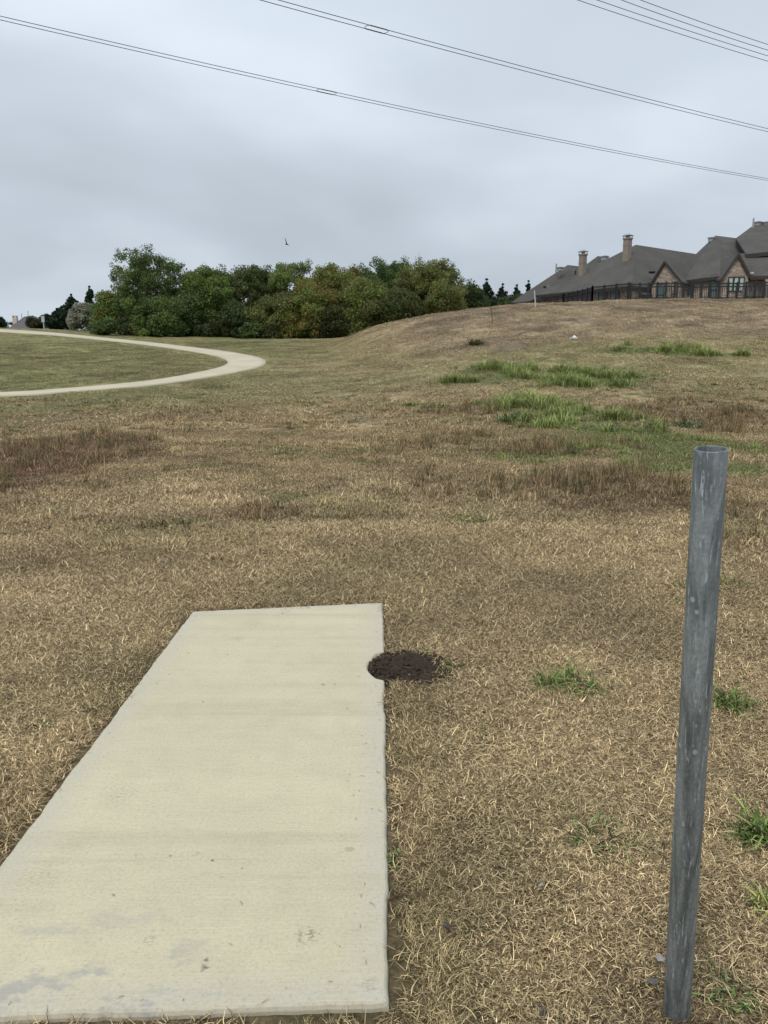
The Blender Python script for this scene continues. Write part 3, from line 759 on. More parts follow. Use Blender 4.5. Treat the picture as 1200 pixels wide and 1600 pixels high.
# coarse unevenness: clumps standing a little higher over the field
src_cl = [source('grass_clumps', [dict(n=90, rad=0.16, lmin=0.05, lmax=0.15, wd=0.0058, emin=25, emax=80, curl=0.9, seg=3, disc=False)]) for _ in range(5)]
X, Y = sector(42000, 6.5, 30, 46)
k = (sstep(0.46, 0.60, fbm(X * 0.75, Y * 1.1, 95, 5)) * 0.75 + 0.8 * patch_w(X, Y, [C_RED, C_BROWN, C_OLIVE])) * (1 - 0.6 * sstep(14, 30, Y))
keep = (rng.random(len(X)) < k * 0.42) & off_path(X, Y, 0.3); X, Y = X[keep], Y[keep]
print('clumps', len(X))
c = gcolor(X, Y) * rng.uniform(0.75, 1.3, (len(X), 1))
scatter('grass_clumps', X, Y, rng.uniform(0.6, 1.25, len(X)) * (0.8 + 0.02 * Y), c, src_cl, 'uneven brown clumps of dead grass across the middle field', 'grass')
# tall green grass in the wet patches on the right
src_tall = [source('tall_green_grass', [dict(n=110, rad=0.28, lmin=0.16, lmax=0.42, wd=0.009, emin=45, emax=88, curl=0.55, seg=4, disc=False)]) for _ in range(5)]
X, Y = sector(60000, 11, 50, 33)
k = patch_w(X, Y, [C_GREEN]) * sstep(0.42, 0.62, fbm(X * 0.9, Y * 0.9, 97, 4)) * (Y > 12)
keep = rng.random(len(X)) < k * 0.8; X, Y = X[keep], Y[keep]
print('tall', len(X))
c = np.array([0.24, 0.305, 0.095]) * rng.uniform(0.55, 1.4, (len(X), 1)) + np.array([0.10, 0.05, 0.03]) * (rng.random((len(X), 1)) ** 3)
scatter('tall_green_grass', X, Y, (0.3 + 1.2 * sstep(0.35, 0.7, fbm(X * 1.1, Y * 1.1, 101, 3))) * (0.45 + 0.55 * sstep(14, 20, Y)) * rng.uniform(0.6, 1.2, len(X)) * (0.62 + 0.012 * Y), c, src_tall, 'tall bright green grass patches in the field on the right', 'grass')
# dry stalky weeds
src_dry = [source('dry_weeds', [dict(n=46, rad=0.2, lmin=0.15, lmax=0.38, wd=0.0065, emin=50, emax=90, curl=0.3, seg=3, disc=False),
                                dict(n=60, rad=0.25, lmin=0.06, lmax=0.2, wd=0.008, emin=10, emax=60, curl=0.7, seg=3, disc=False)]) for _ in range(5)]
X, Y = sector(30000, 7, 34, 34)
k = patch_w(X, Y, [C_BROWN]) * sstep(0.35, 0.6, fbm(X * 0.9, Y * 0.9, 99, 4)) * sstep(-2, 2, X) + 0.35 * patch_w(X, Y, [C_RED])
keep = rng.random(len(X)) < k * 0.4; X, Y = X[keep], Y[keep]
print('weeds', len(X))
c = np.array([0.27, 0.19, 0.10]) * rng.uniform(0.6, 1.25, (len(X), 1)) + np.array([-0.03, 0.015, 0.0]) * rng.random((len(X), 1))
scatter('dry_weeds', X, Y, rng.uniform(0.5, 1.1, len(X)) * (0.75 + 0.012 * Y), c, src_dry, 'knee high dry brown weeds and stalks right of centre', 'weeds')

src_sp = [source('green_sprigs', [dict(n=16, rad=0.03, lmin=0.02, lmax=0.05, wd=0.0032, emin=10, emax=70, curl=0.6, seg=3)]) for _ in range(3)]
src_lw = [source('low_weeds', [dict(n=70, rad=0.16, lmin=0.05, lmax=0.13, wd=0.008, emin=5, emax=65, curl=0.7, seg=3, disc=False)]) for _ in range(4)]
X, Y = sector(9000, 8, 34, 34); kk = sstep(0.57, 0.70, fbm(X * 1.7, Y * 2.0, 131, 4)); keep = (rng.random(len(X)) < kk * 0.45) & off_path(X, Y, 0.3); X, Y = X[keep], Y[keep]
print('low weeds', len(X))
scatter('low_weeds', X, Y, rng.uniform(0.5, 1.3, len(X)) * (0.7 + 0.02 * Y), np.array([0.13, 0.155, 0.06]) * rng.uniform(0.6, 1.4, (len(X), 1)) + np.array([0.06, 0.01, 0.0]) * rng.random((len(X), 1)), src_lw, 'low dark green weeds dotted over the brown middle field', 'weeds')
X, Y = sector(2600, 1.2, 11, 38); keep = (slab_sd(X, Y) > 0.04) & (rng.random(len(X)) < 0.45 * sstep(0.45, 0.65, fbm(X * 1.2, Y * 1.2, 111, 3)) + 0.03); X, Y = X[keep], Y[keep]
scatter('green_sprigs', X, Y, rng.uniform(0.5, 1.3, len(X)), np.array([0.13, 0.165, 0.055]) * rng.uniform(0.6, 1.3, (len(X), 1)), src_sp, 'little green blades showing here and there through the straw', 'grass')
# loose straw blown onto the pad, thickest along its sides
n_ = 240; xs_, ys_ = sector(6000, 1.5, 6, 30); sd_c = slab_sd(xs_, ys_)
kp = (sd_c < -0.01) & (rng.random(6000) < np.exp(sd_c * 16) * 0.5 + 0.006); xs_, ys_ = xs_[kp], ys_[kp]
mb = MB()
for x, y in zip(xs_, ys_):
    an = random.uniform(0, 6.283); L = random.uniform(.006, .028); wv_ = random.uniform(.0008, .0016); mx_, my_ = -math.sin(an) * wv_, math.cos(an) * wv_
    b1 = (x + math.cos(an) * L, y + math.sin(an) * L); bend = random.uniform(-.3, .3) * L
    m1 = ((x + b1[0]) / 2 - math.sin(an) * bend, (y + b1[1]) / 2 + math.cos(an) * bend)
    mb.add([(x - mx_, y - my_, .002), (x + mx_, y + my_, .002), (m1[0] + mx_, m1[1] + my_, .005), (m1[0] - mx_, m1[1] - my_, .005), (b1[0], b1[1], .002)], [(0, 1, 2, 3), (3, 2, 4)])
tag(mb.build('straw_clippings', simple('straw', (0.33, 0.25, 0.14), 0.8, 0.5, 30)), 'loose bits of straw blown onto the concrete pad', 'straw', kind='stuff')
# individual green tufts one can point at
def tuft(px, py, rad, hgt, col, label, n=150, wd=0.0055, spread=(15, 75), name='grass_tuft', dry=0.07, group=None):
    g = ground(px, py)
    V, F = blades(int(n * 1.9), rad * 1.05, hgt * 0.5, hgt * 1.4, wd * 1.5, spread[0], spread[1], curl=0.9, seg=4, disc=True, outward=0.9)
    n = int(n * 1.9); nc = 5 + n // 30; ci = rng.integers(0, nc, n)       # blades grouped into a few crowns
    ca_ = rng.uniform(0, 6.283, nc); cr_ = rad * 0.8 * np.sqrt(rng.random(nc)); cxy = np.stack([np.cos(ca_) * cr_, np.sin(ca_) * cr_], 1)
    V = V.reshape(n, -1, 3); root_ = V[:, 0:1, :2].copy(); V[:, :, :2] += (cxy[ci][:, None] * 1.1 - root_) * np.where(rng.random(n) < 0.3, 0.1, 0.72)[:, None, None]; V = V.reshape(-1, 3)
    V[:, 2] += hz(g.x, g.y) + 0.004; V[:, 0] += g.x; V[:, 1] += g.y
    nb = n; per = len(V) // nb
    cc = np.array(col)[None] * rng.uniform(0.75, 1.3, (nb, 1)); dd = rng.random(nb) < dry; cc[dd] = C_DRY * 0.8
    o = mesh_np(name, V, F, M_TUFT, attrs={'tint': np.repeat(cc, per, 0)})
    tag(o, label, 'grass tuft', group)
GR = (0.125, 0.195, 0.040); GD = (0.10, 0.145, 0.045); GO = (0.15, 0.165, 0.055)
tuft(890, 1076, 0.17, 0.115, GR, 'broad bright green grass tuft between the soil heap and the metal post', 240)
tuft(1140, 1108, 0.09, 0.12, GR, 'green grass tuft just right of the metal post at mid height', 130)
tuft(1140, 918, 0.13, 0.10, GO, 'yellowish green tuft right of the metal post, farther up', 120)
tuft(1058, 918, 0.07, 0.08, GR, 'tiny green tuft left of the metal post, upper of two', 60)
tuft(1052, 945, 0.07, 0.07, GR, 'tiny green tuft left of the metal post, lower of two', 60)
tuft(940, 1318, 0.12, 0.075, GD, 'dull green low tuft in the straw left of the metal post', 170, spread=(5, 50))
tuft(1012, 1330, 0.06, 0.05, GD, 'small olive tuft touching the left side of the metal post', 70, spread=(5, 50), dry=0.4)
tuft(1185, 1312, 0.08, 0.13, GR, 'upright green tuft at the right edge of the picture', 110)
tuft(1135, 1552, 0.075, 0.05, GD, 'dark mossy green weed right of the foot of the post', 150, spread=(5, 60), dry=0)
tuft(1195, 1425, 0.03, 0.08, (0.2, 0.24, 0.06), 'few pale yellow green blades by the lower right edge', 26)
tuft(730, 816, 0.26, 0.10, GR, 'low green tuft in the field straight above the soil heap', 190, wd=0.008)
tuft(270, 826, 0.36, 0.12, GO, 'wide olive green tuft in the field above the pad\'s far end', 200, wd=0.009)
tuft(165, 672 + 20, 0.5, 0.14, GD, 'dark green low clump left among the reddish grass', 140, wd=0.012)
tuft(446, 712, 0.3, 0.14, GD, 'small dark green clump in the middle of the field', 90, wd=0.011)
tuft(718, 949, 0.13, 0.045, GD, 'faint grey green patch of grass above the soil heap', 120, spread=(0, 40), dry=0.4)
tuft(640, 634, 0.5, 0.2, GR, 'flat green weed left of the tall green grass', 190, wd=0.016)
tuft(683, 637, 0.6, 0.24, GR, 'green leafy weed below the left end of the tall grass', 130, wd=0.016)
tuft(748, 632, 0.7, 0.18, GR, 'thin strip of green weed under the tall grass patch', 130, wd=0.016)
tuft(743, 539, 0.5, 0.42, GO, 'dark upright weed clump at the foot of the hill', 120, wd=0.03, spread=(45, 88))
tuft(1075, 668, 0.35, 0.3, (0.20, 0.24, 0.12), 'pale grey green weed among brown stalks above the post', 130, wd=0.014, spread=(30, 88))
tuft(800, 660, 0.5, 0.42, (0.19, 0.25, 0.09), 'pale flowering weed at the left end of the green patch', 160, wd=0.014, spread=(40, 88))
tuft(478, 941, 0.05, 0.03, GR, 'little green tuft at the far edge of the pad', 60)
tuft(62, 1140, 0.06, 0.05, GD, 'low green tuft left of the pad', 70, dry=0.3)
tuft(150, 1112, 0.07, 0.05, GD, 'thin green tuft close to the left edge of the pad', 60, dry=0.4)
tuft(440, 1566, 0.02, 0.05, GR, 'few green blades standing at the near edge of the pad', 14, wd=0.003)
tuft(660, 1026, 0.03, 0.06, GR, 'green sprig growing out of the soil heap', 26, wd=0.0035)
tuft(694, 1048, 0.06, 0.05, GO, 'small green tuft at the right end of the soil heap', 70)
tuft(618, 1345, 0.05, 0.04, GD, 'small green tuft along the right edge of the pad', 70, spread=(0, 50))

# ------------------------------------------------------------------ litter
M_DARKLITTER = simple("dark_litter", (0.05, 0.047, 0.042), 0.8)
M_STONE = simple("pale_stone", (0.30, 0.29, 0.27), 0.8, 0.5, 60)
def pebble(name, px, py, s, material, label, cat, dz=0.01, flatn=0.5):
    g = ground(px, py); bm = bmesh.new(); bmesh.ops.create_icosphere(bm, subdivisions=1, radius=1)
    rnd = random.Random(int(px)); sx, sy = rnd.uniform(0.8, 1.3), rnd.uniform(0.5, 0.9)
    for v in bm.verts:
        k = 1 + (float(fbm(v.co.x * 1.7 + px, v.co.y * 1.7 + v.co.z, 7, 2)) - 0.5) * 1.5
        v.co = Vector((v.co.x * sx, v.co.y * sy, v.co.z * flatn)) * s * k
    me = bpy.data.meshes.new(name); bm.to_mesh(me); bm.free(); me.materials.append(material)
    o = bpy.data.objects.new(name, me); o.location = (g.x, g.y, g.z + dz); o.rotation_euler = (0.1, 0.2, rnd.uniform(0, 6)); COL.objects.link(o)
    tag(o, label, cat)
pebble('stone', 845, 1395, 0.011, M_STONE, 'small pale grey stone in the straw right of the pad', 'stone', 0.028)
pebble('stone', 698, 1462, 0.012, M_DARKLITTER, 'small dark pebble in the straw near the pad\'s lower right', 'stone', 0.028)
pebble('stone', 1031, 1512, 0.012, M_STONE, 'light chip of stone left of the foot of the post', 'stone', 0.028)
pebble('bark_chip', 1022, 1543, 0.022, simple("grey_chip", (0.10, 0.10, 0.085), 0.8), 'flat grey chip lying left of the foot of the post', 'bark chip', 0.02, 0.15)
pebble('stone', 848, 1590, 0.018, M_DARKLITTER, 'dark stone at the bottom edge of the picture', 'stone', 0.012, 0.3)
g = ground(897, 530)
mb = MB(); mb.box((g.x, g.y, g.z + 0.05), (0.34, 0.25, 0.08), 0.3)
mb.add([(g.x - .1, g.y - .1, g.z + .1), (g.x + .13, g.y - .1, g.z + .1), (g.x + .13, g.y + .1, g.z + .1), (g.x - .1, g.y + .1, g.z + .1), (g.x, g.y, g.z + .22)],
       [(0, 3, 2, 1), (0, 1, 4), (1, 2, 4), (2, 3, 4), (3, 0, 4)])
tag(mb.build('marker_cap', simple("white_plastic", (0.75, 0.76, 0.76), 0.5, 0.05)), 'small white cap standing on the foot of the hill', 'marker')

# ------------------------------------------------------------------ metal post
def galv_material():
    m, t, b = mat("galvanised_steel")
    co = objco(t)
    st = noise(t, objco(t, (42, 42, 2.2)), 1.0, 5, 0.6, 0.5)
    st2 = noise(t, objco(t, (110, 110, 5)), 1.0, 5, 0.65, 0.9)
    bl = noise(t, co, 14, 5, 0.6); sp = noise(t, co, 130, 3, 0.6)
    c = mixc(t, rampf(t, st, [(0.38, 0.0), (0.62, 1.0)]), (0.115, 0.132, 0.134), (0.255, 0.28, 0.285))
    c = mixc(t, rampf(t, st2, [(0.57, 0.0), (0.63, 0.8)]), c, (0.42, 0.475, 0.50))
    c = mixc(t, rampf(t, bl, [(0.55, 0.0), (0.75, 0.5)]), c, (0.27, 0.30, 0.31))
    c = mixc(t, 1.0, c, rampf(t, sp, [(0.3, 0.8), (0.7, 1.15)]), 'MULTIPLY')
    vo = nd(t, 'ShaderNodeTexVoronoi'); vo.inputs['Scale'].default_value = 26; t.links.new(objco(t, (1, 1, 0.8)), vo.inputs['Vector'])
    gate = rampf(t, noise(t, co, 6, 2), [(0.52, 0.0), (0.6, 1.0)])
    mm = nd(t, 'ShaderNodeMath', operation='MULTIPLY'); t.links.new(rampf(t, vo.outputs['Distance'], [(0.10, 0.8), (0.16, 0.0)]), mm.inputs[0]); t.links.new(gate, mm.inputs[1])
    c = mixc(t, mm.outputs[0], c, (0.42, 0.48, 0.52))
    t.links.new(c, b.inputs['Base Color']); b.inputs['Metallic'].default_value = 0.35
    t.links.new(rampf(t, st, [(0.3, 0.42), (0.7, 0.65)]), b.inputs['Roughness'])
    bump(t, b, st2, 0.25, 0.001)
    return m
pb = ground(1057, 1588); pb = Vector((pb.x, pb.y, pb.z - 0.02))
u, y_, z_ = ray(1111, 701); T = 1.54 / y_
pt = Vector((u * T, 1.54, CAMZ + z_ * T))
print('post', pb, pt)
tag(lump('bare_soil', (pb.x - 0.02, pb.y), 0.12, 0.10, 0.022, simple("dry_cracked_soil", (0.15, 0.11, 0.075), 0.95, 0.35, 25, bumpd=0.004), n=50, seed=3), 'bare crumbly soil around the foot of the metal post', 'soil', kind='stuff')
mb = MB(); dpo = (pt - pb).normalized(); pb2 = pb - dpo * 0.12; ns = 32
Lp = (pt - pb2).length
me_pts = []
ax = dpo.cross(Vector((0, 1, 0))).normalized(); ay = dpo.cross(ax)
def ring(z, r): return [ax * math.cos(2 * math.pi * k / ns) * r + ay * math.sin(2 * math.pi * k / ns) * r + pb2 - pb + dpo * z for k in range(ns)]
RO, RI = 0.0325, 0.0293
zs_ = [(0, RO), (Lp * 0.3, RO), (Lp * 0.6, RO), (Lp - 0.002, RO), (Lp, RO - 0.0012), (Lp, RI + 0.0006), (Lp - 0.002, RI), (0.2, RI)]
for z, r in zs_: mb.v += [tuple(p) for p in ring(z, r)]
for i in range(len(zs_) - 1):
    for k in range(ns): mb.f.append((i * ns + k, i * ns + (k + 1) % ns, (i + 1) * ns + (k + 1) % ns, (i + 1) * ns + k))
mb.f.append(tuple(7 * ns + k for k in range(ns)))
o = mb.build('metal_post', galv_material(), smooth=True); o.location = pb
tag(o, 'galvanised grey steel tube post with pale streaks standing in the straw right of the pad', 'metal post')

# ------------------------------------------------------------------ thin stakes, sign
def stake(name, px0, py0, px1, py1, r, material, label, cat, depth=None):
    if depth: p = at(px0, py0, depth); p.z = hz(p.x, p.y)
    else: p = ground(px0, py0)
    q = at(px1, py1, p.y)
    mb = MB(); mb.tube([p - Vector((0, 0, .2)), p.lerp(q, .5), q], r, 8)
    tag(mb.build(name, material), label, cat); return p, q
stake('thin_stake', 770, 506, 767, 479, 0.025, simple("rusty_stake", (0.10, 0.07, 0.055), 0.8), 'thin leaning rusty stake on the slope left of the fence', 'stake')
stake('white_stake', 837, 480, 835, 454, 0.04, simple("pale_stake", (0.5, 0.52, 0.53), 0.6), 'thin pale post standing in front of the left end of the fence', 'stake')
p = ground(69, 516); es = empty('trail_sign', p, 'small pale sign on a thin post at far left beside the path', 'sign')
top = at(68, 498, p.y)
mb = MB(); mb.tube([p, Vector((p.x, p.y, top.z + 0.25))], 0.06, 8); mb.build('post', simple("sign_post", (0.42, 0.44, 0.44), 0.6), es)
mb = MB(); mb.box((p.x, p.y - 0.09, top.z - 0.05), (0.32, 0.05, 0.62)); mb.build('plate', simple("sign_plate", (0.40, 0.43, 0.44), 0.5), es)

# ------------------------------------------------------------------ trees
def leafmass(centers, rad, nper, size, col, cvar=0.13, elong=1.0, up=0.0):
    K = len(centers); n = K * nper
    c = np.repeat(centers, nper, 0); rr = np.repeat(rad, nper)[:, None]
    d = rng.normal(0, 1, (n, 3)); d /= np.linalg.norm(d, axis=1)[:, None]; d *= (rng.random((n, 1)) ** 0.45)
    d[:, 2] *= 0.8
    P = c + d * rr
    nrm = rng.normal(0, 1, (n, 3)) + np.array([0, 0, up]) + d * 0.8; nrm /= np.linalg.norm(nrm, axis=1)[:, None]
    tg = np.cross(nrm, rng.normal(0, 1, (n, 3))); tg /= np.linalg.norm(tg, axis=1)[:, None]; bt = np.cross(nrm, tg)
    s = size * rng.uniform(0.6, 1.35, (n, 1))
    a = tg * s * elong; b_ = bt * s * 0.62
    V = np.stack([P - a, P + b_ * 0.9 - a * 0.1, P + a, P - b_ * 0.9 + a * 0.1], 1).reshape(-1, 3)
    F = np.arange(n * 4).reshape(-1, 4)
    cc = np.array(col)[None] * (1 + cvar * rng.normal(0, 1, (K, 1))).clip(0.45, 1.7) * (1 + 0.05 * rng.normal(0, 1, (K, 3)))
    return V, F, np.repeat(np.clip(cc, .008, .8), nper * 4, 0)
def crown_centers(K, c, rx, ry, rz, seed, shell=0.55, flat_bottom=True):
    """cluster centres spread through a lumpy ellipsoid that reaches down to the ground"""
    d = rng.normal(0, 1, (K * 3, 3)); d /= np.linalg.norm(d, axis=1)[:, None]
    rr = shell + (1 - shell) * rng.random((len(d), 1)) ** 0.7
    lump_ = 0.78 + 0.44 * fbm(d[:, 0] * 1.9 + seed, d[:, 1] * 1.9 + d[:, 2] * 1.3, seed, 3)[:, None]
    P = d * rr * lump_ * np.array([rx, ry, rz])
    keep = P[:, 2] > -0.85 * rz
    P = P[keep][:K] + np.array(c)
    return P
def tree(name, px, Y, hw, top, base, col, label, group, K=90, nper=230, size=0.115, cr=1.0, loose=False, col2=None, trunk=True, cat='tree', frac=0.35, zg=None, ry=None, leafless=0, shell=0.55):
    """px, half width hw, top, base given in picture px at depth Y; base of crown may lie behind the ground"""
    gx = at(px, 500, Y).x; gz = hz(gx, Y) if zg is None else zg
    s = Y / FPX * 1.03; rx = hw * 1.14 * s; zt = at(px, top, Y).z; zb = max(gz - 0.2, at(px, base, Y).z) if base else gz
    zb = gz if base is None else zb
    H = zt - gz
    root = empty(name, (gx, Y, gz), label, cat, group)
    cz = (zt + zb) / 2; rz = (zt - zb) / 2; ryy = ry or rx * 0.85
    K = int(K * 1.15); hw0 = hw; nper = max(nper, 120)
    C = crown_centers(K, (gx, Y, cz), rx - cr * 0.4, ryy, rz - cr * 0.35, random.randint(1, 99), shell)
    ks = max(6, K // 5); an_ = rng.uniform(0, 6.283, ks); r_s = np.sqrt(rng.random(ks)) * 0.92
    C = np.concatenate([C, np.stack([gx + np.cos(an_) * r_s * rx, Y + np.sin(an_) * r_s * ryy, np.full(ks, gz)], 1)])
    low = C[:, 2] < gz + 0.5; C[low, 2] = gz + rng.uniform(0.15, 1.4, low.sum())
    rad = cr * rng.uniform(0.55, 1.15, len(C))
    colz = np.array(col) * 1.35
    if col2 is not None: col2 = tuple(q * 1.35 for q in col2)
    V, F, T = leafmass(C, rad, nper, size, colz)
    if col2 is not None:      # second leaf colour on part of the crown
        m = (fbm(C[:, 0] * 0.5, C[:, 2] * 0.5 + C[:, 1] * 0.3, random.randint(1, 50), 3) < 0.5)
        mm_ = np.repeat(m, nper * 4); T[mm_] = T[mm_] / colz * np.array(col2)
    if loose:                 # feathery sprays reaching past the crown
        d = C - np.array([gx, Y, cz]); o_ = d[:, 2] > -0.1 * rz
        S = C[o_] + d[o_] / np.linalg.norm(d[o_], axis=1)[:, None] * rng.uniform(0.2, 1.0, (o_.sum(), 1)) * cr
        S[:, 2] = np.minimum(S[:, 2], zt)
        v, f, t_ = leafmass(S, np.full(len(S), cr * 0.5), nper // 4, size * 0.8, colz * 1.15)
        F = np.concatenate([F, f + len(V)]); V = np.concatenate([V, v]); T = np.concatenate([T, t_])
    mesh_np('crown', V, F, M_LEAF, root, attrs={'tint': T})
    if trunk:
        mb = MB(); tr = 0.10 + 0.016 * H
        nst = 3 if H > 5 else 1
        for q in range(nst):
            ox = (q - (nst - 1) / 2) * rx * 0.35
            b0 = Vector((gx + ox * 0.4, Y + random.uniform(-.3, .3), gz - 0.3)); t0 = Vector((gx + ox * 1.5, Y, gz + H * 0.62))
            mid_ = b0.lerp(t0, 0.45) + Vector((random.uniform(-.2, .2), random.uniform(-.2, .2), 0))
            mb.tube([b0, mid_, t0], [tr, tr * 0.65, tr * 0.25], 7)
            for k in range(7 if loose else 4):
                i = random.randrange(len(C)); tgt = Vector(C[i]); st = mid_.lerp(t0, random.random())
                if tgt.z > st.z - 0.5:
                    mb.tube([st, st.lerp(tgt, .5) + Vector((0, 0, -.15)), tgt], [tr * 0.35, tr * 0.2, 0.015], 5)
        if leafless:
            for k in range(leafless):
                i = random.randrange(len(C)); tgt = Vector(C[i]); dd = (tgt - Vector((gx, Y, cz))).normalized()
                e2 = tgt + dd * random.uniform(0.4, 1.1) + Vector((0, 0, 0.3))
                mb.tube([Vector((gx, Y, cz)).lerp(tgt, 0.5), tgt, e2], [0.04, 0.02, 0.008], 4)
        mb.build('trunk', M_BARK, root, smooth=True)
    return root
def cedar(px, Y, hw, top, col, label, group, K=70, base=None, dens=60, size=0.10):
    gx = at(px, 500, Y).x; gz = hz(gx, Y); zt = at(px, top, Y).z; H = zt - gz; rx = hw * Y / FPX * 1.03
    root = empty('cedar_tree', (gx, Y, gz), label, 'cedar tree', group)
    C, rad = [], []
    for b_ in range(K):               # ragged upswept boughs, longest low down
        f = random.random() ** 1.1; an = random.uniform(0, 6.283); ln = max(0.25, rx * (1 - f) ** 0.85 * random.uniform(0.5, 1.25))
        for t_ in (0.35, 0.65, 1.0):
            C.append((gx + math.cos(an) * ln * t_, Y + math.sin(an) * ln * t_, gz + 0.2 + f * (H - 0.7) + ln * 0.45 * t_ * t_)); rad.append(0.16 + 0.34 * (1 - f) * (1.15 - t_) + 0.10 * (1 - f))
    for f in np.linspace(0.5, 0.985, 9): C.append((gx, Y, gz + H * f)); rad.append(0.36 * (1.06 - f) + 0.08)
    C = np.array(C); C[:, 2] = np.minimum(C[:, 2], zt); rad = np.array(rad)
    V, F, T = leafmass(C, rad, dens, size, col, 0.15, 1.4, 0.0)
    mesh_np('crown', V, F, M_LEAF, root, attrs={'tint': T})
    mb = MB(); mb.tube([(gx, Y, gz - .3), (gx, Y, gz + H * 0.5), (gx, Y, gz + H * 0.97)], [0.06 + .012 * H, 0.04 + .006 * H, 0.015], 7)
    mb.build('trunk', M_BARK, root, smooth=True)
GT = 'trees of the wood behind the path'; GC = 'cedars at the edges of the wood'
DK = (0.082, 0.118, 0.038); MD = (0.115, 0.155, 0.044); YG = (0.140, 0.165, 0.045); OC = (0.165, 0.150, 0.045); OL = (0.135, 0.148, 0.048); CE = (0.036, 0.064, 0.034)
tree('broadleaf_tree', 178, 84, 27, 455, 522, YG, 'yellowish green bushy tree at the left end of the wood, right of the silver shrub', GT, K=60, col2=MD)
tree('broadleaf_tree', 236, 84, 57, 387, 524, (0.078, 0.105, 0.036), 'tallest tree of the wood with a loose feathery top, at its left end', GT, K=210, nper=150, size=0.095, cr=0.75, loose=True, col2=MD, leafless=30, shell=0.3)
tree('broadleaf_tree', 262, 80, 45, 462, 525, DK, 'dark green low tree in front of the tallest tree', GT, K=80, col2=MD)
tree('broadleaf_tree', 330, 83, 38, 410, 526, MD, 'fresh green tree right of the tallest tree', GT, K=100, loose=True, col2=(0.085, 0.115, 0.028))
tree('broadleaf_tree', 300, 81, 24, 450, 526, DK, 'dark narrow tree filling the gap beside the tallest tree', GT, K=45)
tree('broadleaf_tree', 395, 86, 42, 418, 526, (0.066, 0.082, 0.026), 'dull green round tree left of the middle of the wood', GT, K=110, loose=True, col2=(0.11, 0.125, 0.045))
tree('broadleaf_tree', 374, 81, 26, 468, 527, (0.06, 0.085, 0.035), 'low dark tree at the wood edge above the bend of the path', GT, K=45)
tree('broadleaf_tree', 455, 87, 46, 410, 527, MD, 'green round tree in the middle of the wood', GT, K=120, loose=True, col2=OL)
tree('broadleaf_tree', 430, 81, 36, 455, 528, OL, 'olive brown low tree at the front of the wood', GT, K=70, col2=(0.10, 0.105, 0.04))
tree('broadleaf_tree', 520, 85, 48, 420, 528, YG, 'tree turning yellow and ochre in the middle of the wood', GT, K=130, loose=True, col2=OC)
tree('broadleaf_tree', 487, 80, 38, 445, 529, OC, 'ochre tinged tree at the front of the wood, left of the hill', GT, K=85, col2=YG)
tree('broadleaf_tree', 568, 80, 38, 432, 528, YG, 'olive yellow tree where the hill meets the wood', GT, K=85, col2=OL)
tree('broadleaf_tree', 522, 79, 28, 478, 529, (0.06, 0.07, 0.026), 'low dark green tree at the foot of the ochre trees', GT, K=50)
tree('broadleaf_tree', 560, 92, 40, 418, 520, (0.14, 0.13, 0.045), 'olive tree behind the ochre ones', GT, K=80, loose=True)
tree('broadleaf_tree', 612, 90, 52, 403, 520, (0.060, 0.092, 0.030), 'deep green tall tree at the back of the wood above the hill', GT, K=140, loose=True, col2=DK)
tree('broadleaf_tree', 668, 84, 46, 409, 512, OL, 'broad olive tree above the left slope of the hill', GT, K=140, loose=True, col2=(0.095, 0.10, 0.03), leafless=24)
tree('broadleaf_tree', 655, 92, 42, 403, 500, (0.12, 0.125, 0.07), 'thin greyish tree top behind the olive tree', GT, K=70, nper=60, loose=True, leafless=40, shell=0.2)
tree('broadleaf_tree', 620, 79, 32, 450, 516, (0.075, 0.088, 0.03), 'green low tree just behind the left slope of the hill', GT, K=70)
tree('broadleaf_tree', 695, 80, 26, 440, 508, OL, 'olive shrubby tree at the right end of the wood', GT, K=60)
tree('broadleaf_tree', 733, 86, 24, 443, 500, (0.050, 0.075, 0.028), 'green rounded tree between the wood and the cedars', GT, K=50)
tree('broadleaf_tree', 772, 95, 26, 456, None, (0.06, 0.095, 0.035), 'low rounded green tree between the cedars on the hilltop', GT, K=45)
tree('broadleaf_tree', 806, 96, 22, 458, None, (0.05, 0.08, 0.035), 'low green tree just left of the long roof on the hilltop', GT, K=40)
cedar(759, 92, 26, 435, CE, 'pointed dark cedar right of the wood, tallest of the hilltop cedars', GC, K=90)
cedar(784, 95, 26, 443, CE, 'dark cedar second from the wood on the hilltop', GC, K=80)
cedar(806, 97, 24, 445, CE, 'dark cedar left of the thin spiky ones by the roof', GC, K=80)
cedar(824, 100, 14, 438, CE, 'slender spiky cedar beside the left end of the roof', GC, K=36, dens=50)
cedar(841, 102, 7, 446, CE, 'thinnest cedar tip showing over the roof edge', GC, K=24, dens=50)
cedar(90, 96, 24, 482, CE, 'dark cedar at the left end of the wood, beside the sign', GC, K=90)
cedar(114, 98, 26, 460, CE, 'dark cedar behind the silver shrub, pointed top', GC, K=110)
cedar(143, 96, 15, 447, CE, 'cedar with the tallest spire at the left end of the wood', GC, K=80)
cedar(-6, 100, 16, 486, CE, 'dark cedar cut off by the left edge of the picture', GC, K=60)
tree('silver_shrub', 133, 88, 21, 472, 514, (0.21, 0.215, 0.165), 'pale silvery grey shrub in front of the cedars', None, K=60, nper=80, size=0.13, cr=0.7, cat='shrub', trunk=False)
tree('silver_shrub', 116, 87, 10, 490, 514, (0.22, 0.22, 0.165), 'smaller pale silvery shrub touching the cedars on the left', None, K=22, nper=80, size=0.12, cr=0.5, cat='shrub', trunk=False)
tree('brown_shrub', 57, 97, 14, 499, 514, (0.06, 0.052, 0.028), 'brownish low shrub beside the sign in front of the distant roof', None, K=30, nper=80, size=0.12, cr=0.55, cat='shrub', trunk=False)
